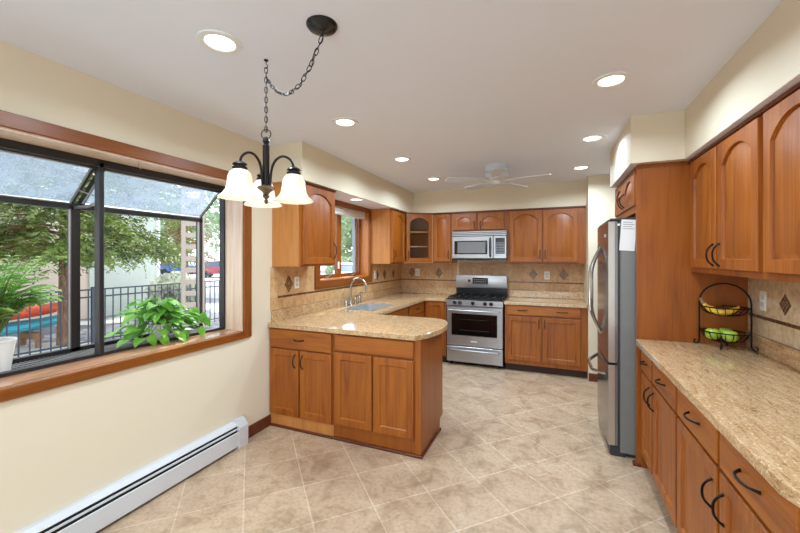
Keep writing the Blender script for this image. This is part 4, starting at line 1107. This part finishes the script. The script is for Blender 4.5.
def spray(b, c, d, L, rnd, n=16, wd=.012, droop=.25):
    c = Vector(c); d = Vector(d).normalized(); sd = d.cross(Vector((0, 0, 1)))
    if sd.length < .1: sd = Vector((1, 0, 0))
    sd.normalize()
    for i in range(n):
        t = (i + .5) / n; p = c + d * L * t - Vector((0, 0, droop * L * t * t)); sg = 1 if i % 2 else -1
        dv = (d * .7 + sd * sg * .7 + Vector((rnd.uniform(-.4, .4), rnd.uniform(-.4, .4), rnd.uniform(-.7, .2)))).normalized(); l_ = L * rnd.uniform(.22, .42) * (1.15 - .6 * t)
        wv = dv.cross(Vector((rnd.uniform(-1, 1), rnd.uniform(-1, 1), rnd.uniform(-.3, 1)))).normalized() * wd
        b.quad(p, p + dv * l_ * .5 + wv, p + dv * l_, p + dv * l_ * .5 - wv)
ct_ = thing('conifer_tree', 'dense conifer with drooping boughs in front of the neighbouring house', 'tree', (-9.55, 4.42, GZ))
obj('trunk', B().tube([(0, 0, -.05), (.02, .01, 1.2), (-.02, .03, 3), (0, 0, 6)], [.14, .12, .10, .05], 10), 'bark', ct_)
rnd = random.Random(3); fb_ = B(); br = B()
for i in range(150):
    hz = rnd.uniform(1.75, 5.4); a = rnd.uniform(0, 2 * PI); ext = rnd.uniform(1.6, 3.0) * (1.0 if hz < 3.6 else .75); dr_ = Vector((math.cos(a) * .85, math.sin(a) * 1.15, 0))
    if dr_.x > .2 and ext > 2.1: ext = 2.1
    st = Vector((0, 0, hz)); end = st + dr_ * ext + Vector((0, 0, .15 * ext - rnd.uniform(.25, .55) * ext))
    if end.z < 1.7: end.z = 1.7 + rnd.uniform(0, .3)
    md = (st + end) / 2 + Vector((0, 0, .22 * ext))
    P = [st * (1 - t) ** 2 + md * 2 * t * (1 - t) + end * t * t for t in [k / 8 for k in range(9)]]
    if i % 2 == 0: br.tube(P, [.025 * (1 - .09 * k) for k in range(9)], 5)
    for k in range(2, 9):
        for q in range(4):
            dd_ = Vector((rnd.uniform(-1, 1) + dr_.x * .8, rnd.uniform(-1, 1) + dr_.y * .8, rnd.uniform(-.6, .25)))
            spray(fb_, P[k] + Vector((rnd.uniform(-.12, .12),) * 3), dd_, rnd.uniform(.28, .55), rnd, 11, .017)
obj('boughs', br, 'bark', ct_); o = obj('needles', fb_, 'conifer', ct_, False); o['kind'] = 'stuff'
bt = thing('browning_conifer', 'small brownish conifer between the siding wall and the trellis', 'tree', (-13.9, 10.5, GZ))
obj('trunk', B().tube([(0, 0, -.05), (0, 0, 2), (0, 0, 4.2)], [.09, .07, .03], 8), 'bark', bt)
fb_ = B()
for i in range(420):
    hz = rnd.uniform(1.7, 4.4); a = rnd.uniform(0, 2 * PI); r_ = rnd.uniform(.1, .85) * (4.8 - hz) / 2.4
    spray(fb_, (math.cos(a) * r_, math.sin(a) * r_, hz), (math.cos(a), math.sin(a), -.3), .45, rnd, 10, .02)
o = obj('needles', fb_, 'conifer2', bt, False); o['kind'] = 'stuff'
def blob(name, lab, loc, R, n, mat, trunk=0, cat='tree', sz=.12):
    t = thing(name, lab, cat, loc); rn = random.Random(hash(lab) % 1000 if False else len(lab)); b = B()
    for i in range(n):
        v = Vector((rn.gauss(0, 1), rn.gauss(0, 1), rn.gauss(0, 1))).normalized() * (rn.random() ** .4)
        c = Vector((v.x * R[0], v.y * R[1], v.z * R[2] + trunk + R[2] * .95)); d1_ = Vector((rn.uniform(-1, 1), rn.uniform(-1, 1), rn.uniform(-1, 1))).normalized(); d2_ = d1_.orthogonal().normalized()
        s1 = sz * rn.uniform(.6, 1.3); b.quad(c - d1_ * s1, c + d2_ * s1 * .6, c + d1_ * s1, c - d2_ * s1 * .6)
    o = obj('leaves', b, mat, t, False); o['kind'] = 'stuff'
    obj('trunk', B().tube([(0, 0, -.05), (.05, 0, trunk + R[2] * .4), (0, .05, trunk + R[2] * 1.3)], [.16 if trunk else .06, .11 if trunk else .04, .04], 8), 'bark', t)
blob('street_tree', 'leafy street tree on a grey trunk seen through the right garden window pane', (-16.4, 15.4, GZ), (2.2, 2.2, 2.6), 2600, 'tree', 1.9)
blob('street_tree', 'large pale tree far behind the parked cars', (-44, 30, GZ), (6, 6, 4), 2400, 'tree', 2.2, sz=.35)
blob('street_tree', 'tree seen through the sink window above the white car', (-17.5, 30.5, GZ), (3.2, 3.2, 3.2), 2600, 'tree', 1.2, sz=.22)
blob('street_tree', 'broad tree far down the street beyond the sink window', (-30, 42, GZ), (7, 7, 5), 2200, 'tree', 2, sz=.4)
blob('garden_bush', 'pale silvery bush beside the house corner', (-11.2, 8.05, GZ), (.8, .8, .7), 1800, 'bush', 0, 'bush', .09)
blob('garden_bush', 'round green bush below the tree in the sink window', (-15.2, 25.5, GZ), (1.8, 1.8, 1.0), 1800, 'tree', 0, 'bush', .12)
# cars
def car(loc, rz, mat, lab):
    t = thing('car', lab, 'car', loc, rz, 'cars parked along the street')
    def body(sec, w_):
        b = B(); p = b.ring([(x, -w_, z) for x, z in sec]); q = b.ring([(x, w_, z) for x, z in sec]); b.bridge(p, q); b.cap(p); b.cap(q[::-1]); return b
    obj('body', body([(-2.2, .35), (-2.25, .7), (-2.1, .95), (-1.6, 1.02), (1.0, 1.0), (2.0, .85), (2.2, .65), (2.15, .35)], .85), mat, t)
    obj('cabin_glass', body([(-1.75, 1.0), (-1.35, 1.42), (.25, 1.44), (1.0, 1.0)], .74), 'car_glass', t)
    obj('roof', body([(-1.4, 1.41), (-1.3, 1.5), (.2, 1.51), (.35, 1.42)], .72), mat, t)
    for x in (-1.35, 1.35):
        for y in (-.84, .84): obj('wheel', B().lathe([(.2, -.1), (.32, -.1), (.32, .1), (.2, .1)], seg=18).xform(Matrix.Translation((x, y, .32)) @ Matrix.Rotation(PI / 2, 4, 'X')), 'tyre', t)
car((-28.5, 25.2, GZ), .6, 'car_red', 'dark red car parked beyond the yard')
car((-23.5, 29.5, GZ), .6, 'car_blue', 'blue car parked right of the red one')
car((-38, 28, GZ), .6, 'car_blue', 'blue car parked far left of the red one')
car((-11.7, 19.6, GZ), -1.0, 'car_white', 'white car parked outside the sink window')
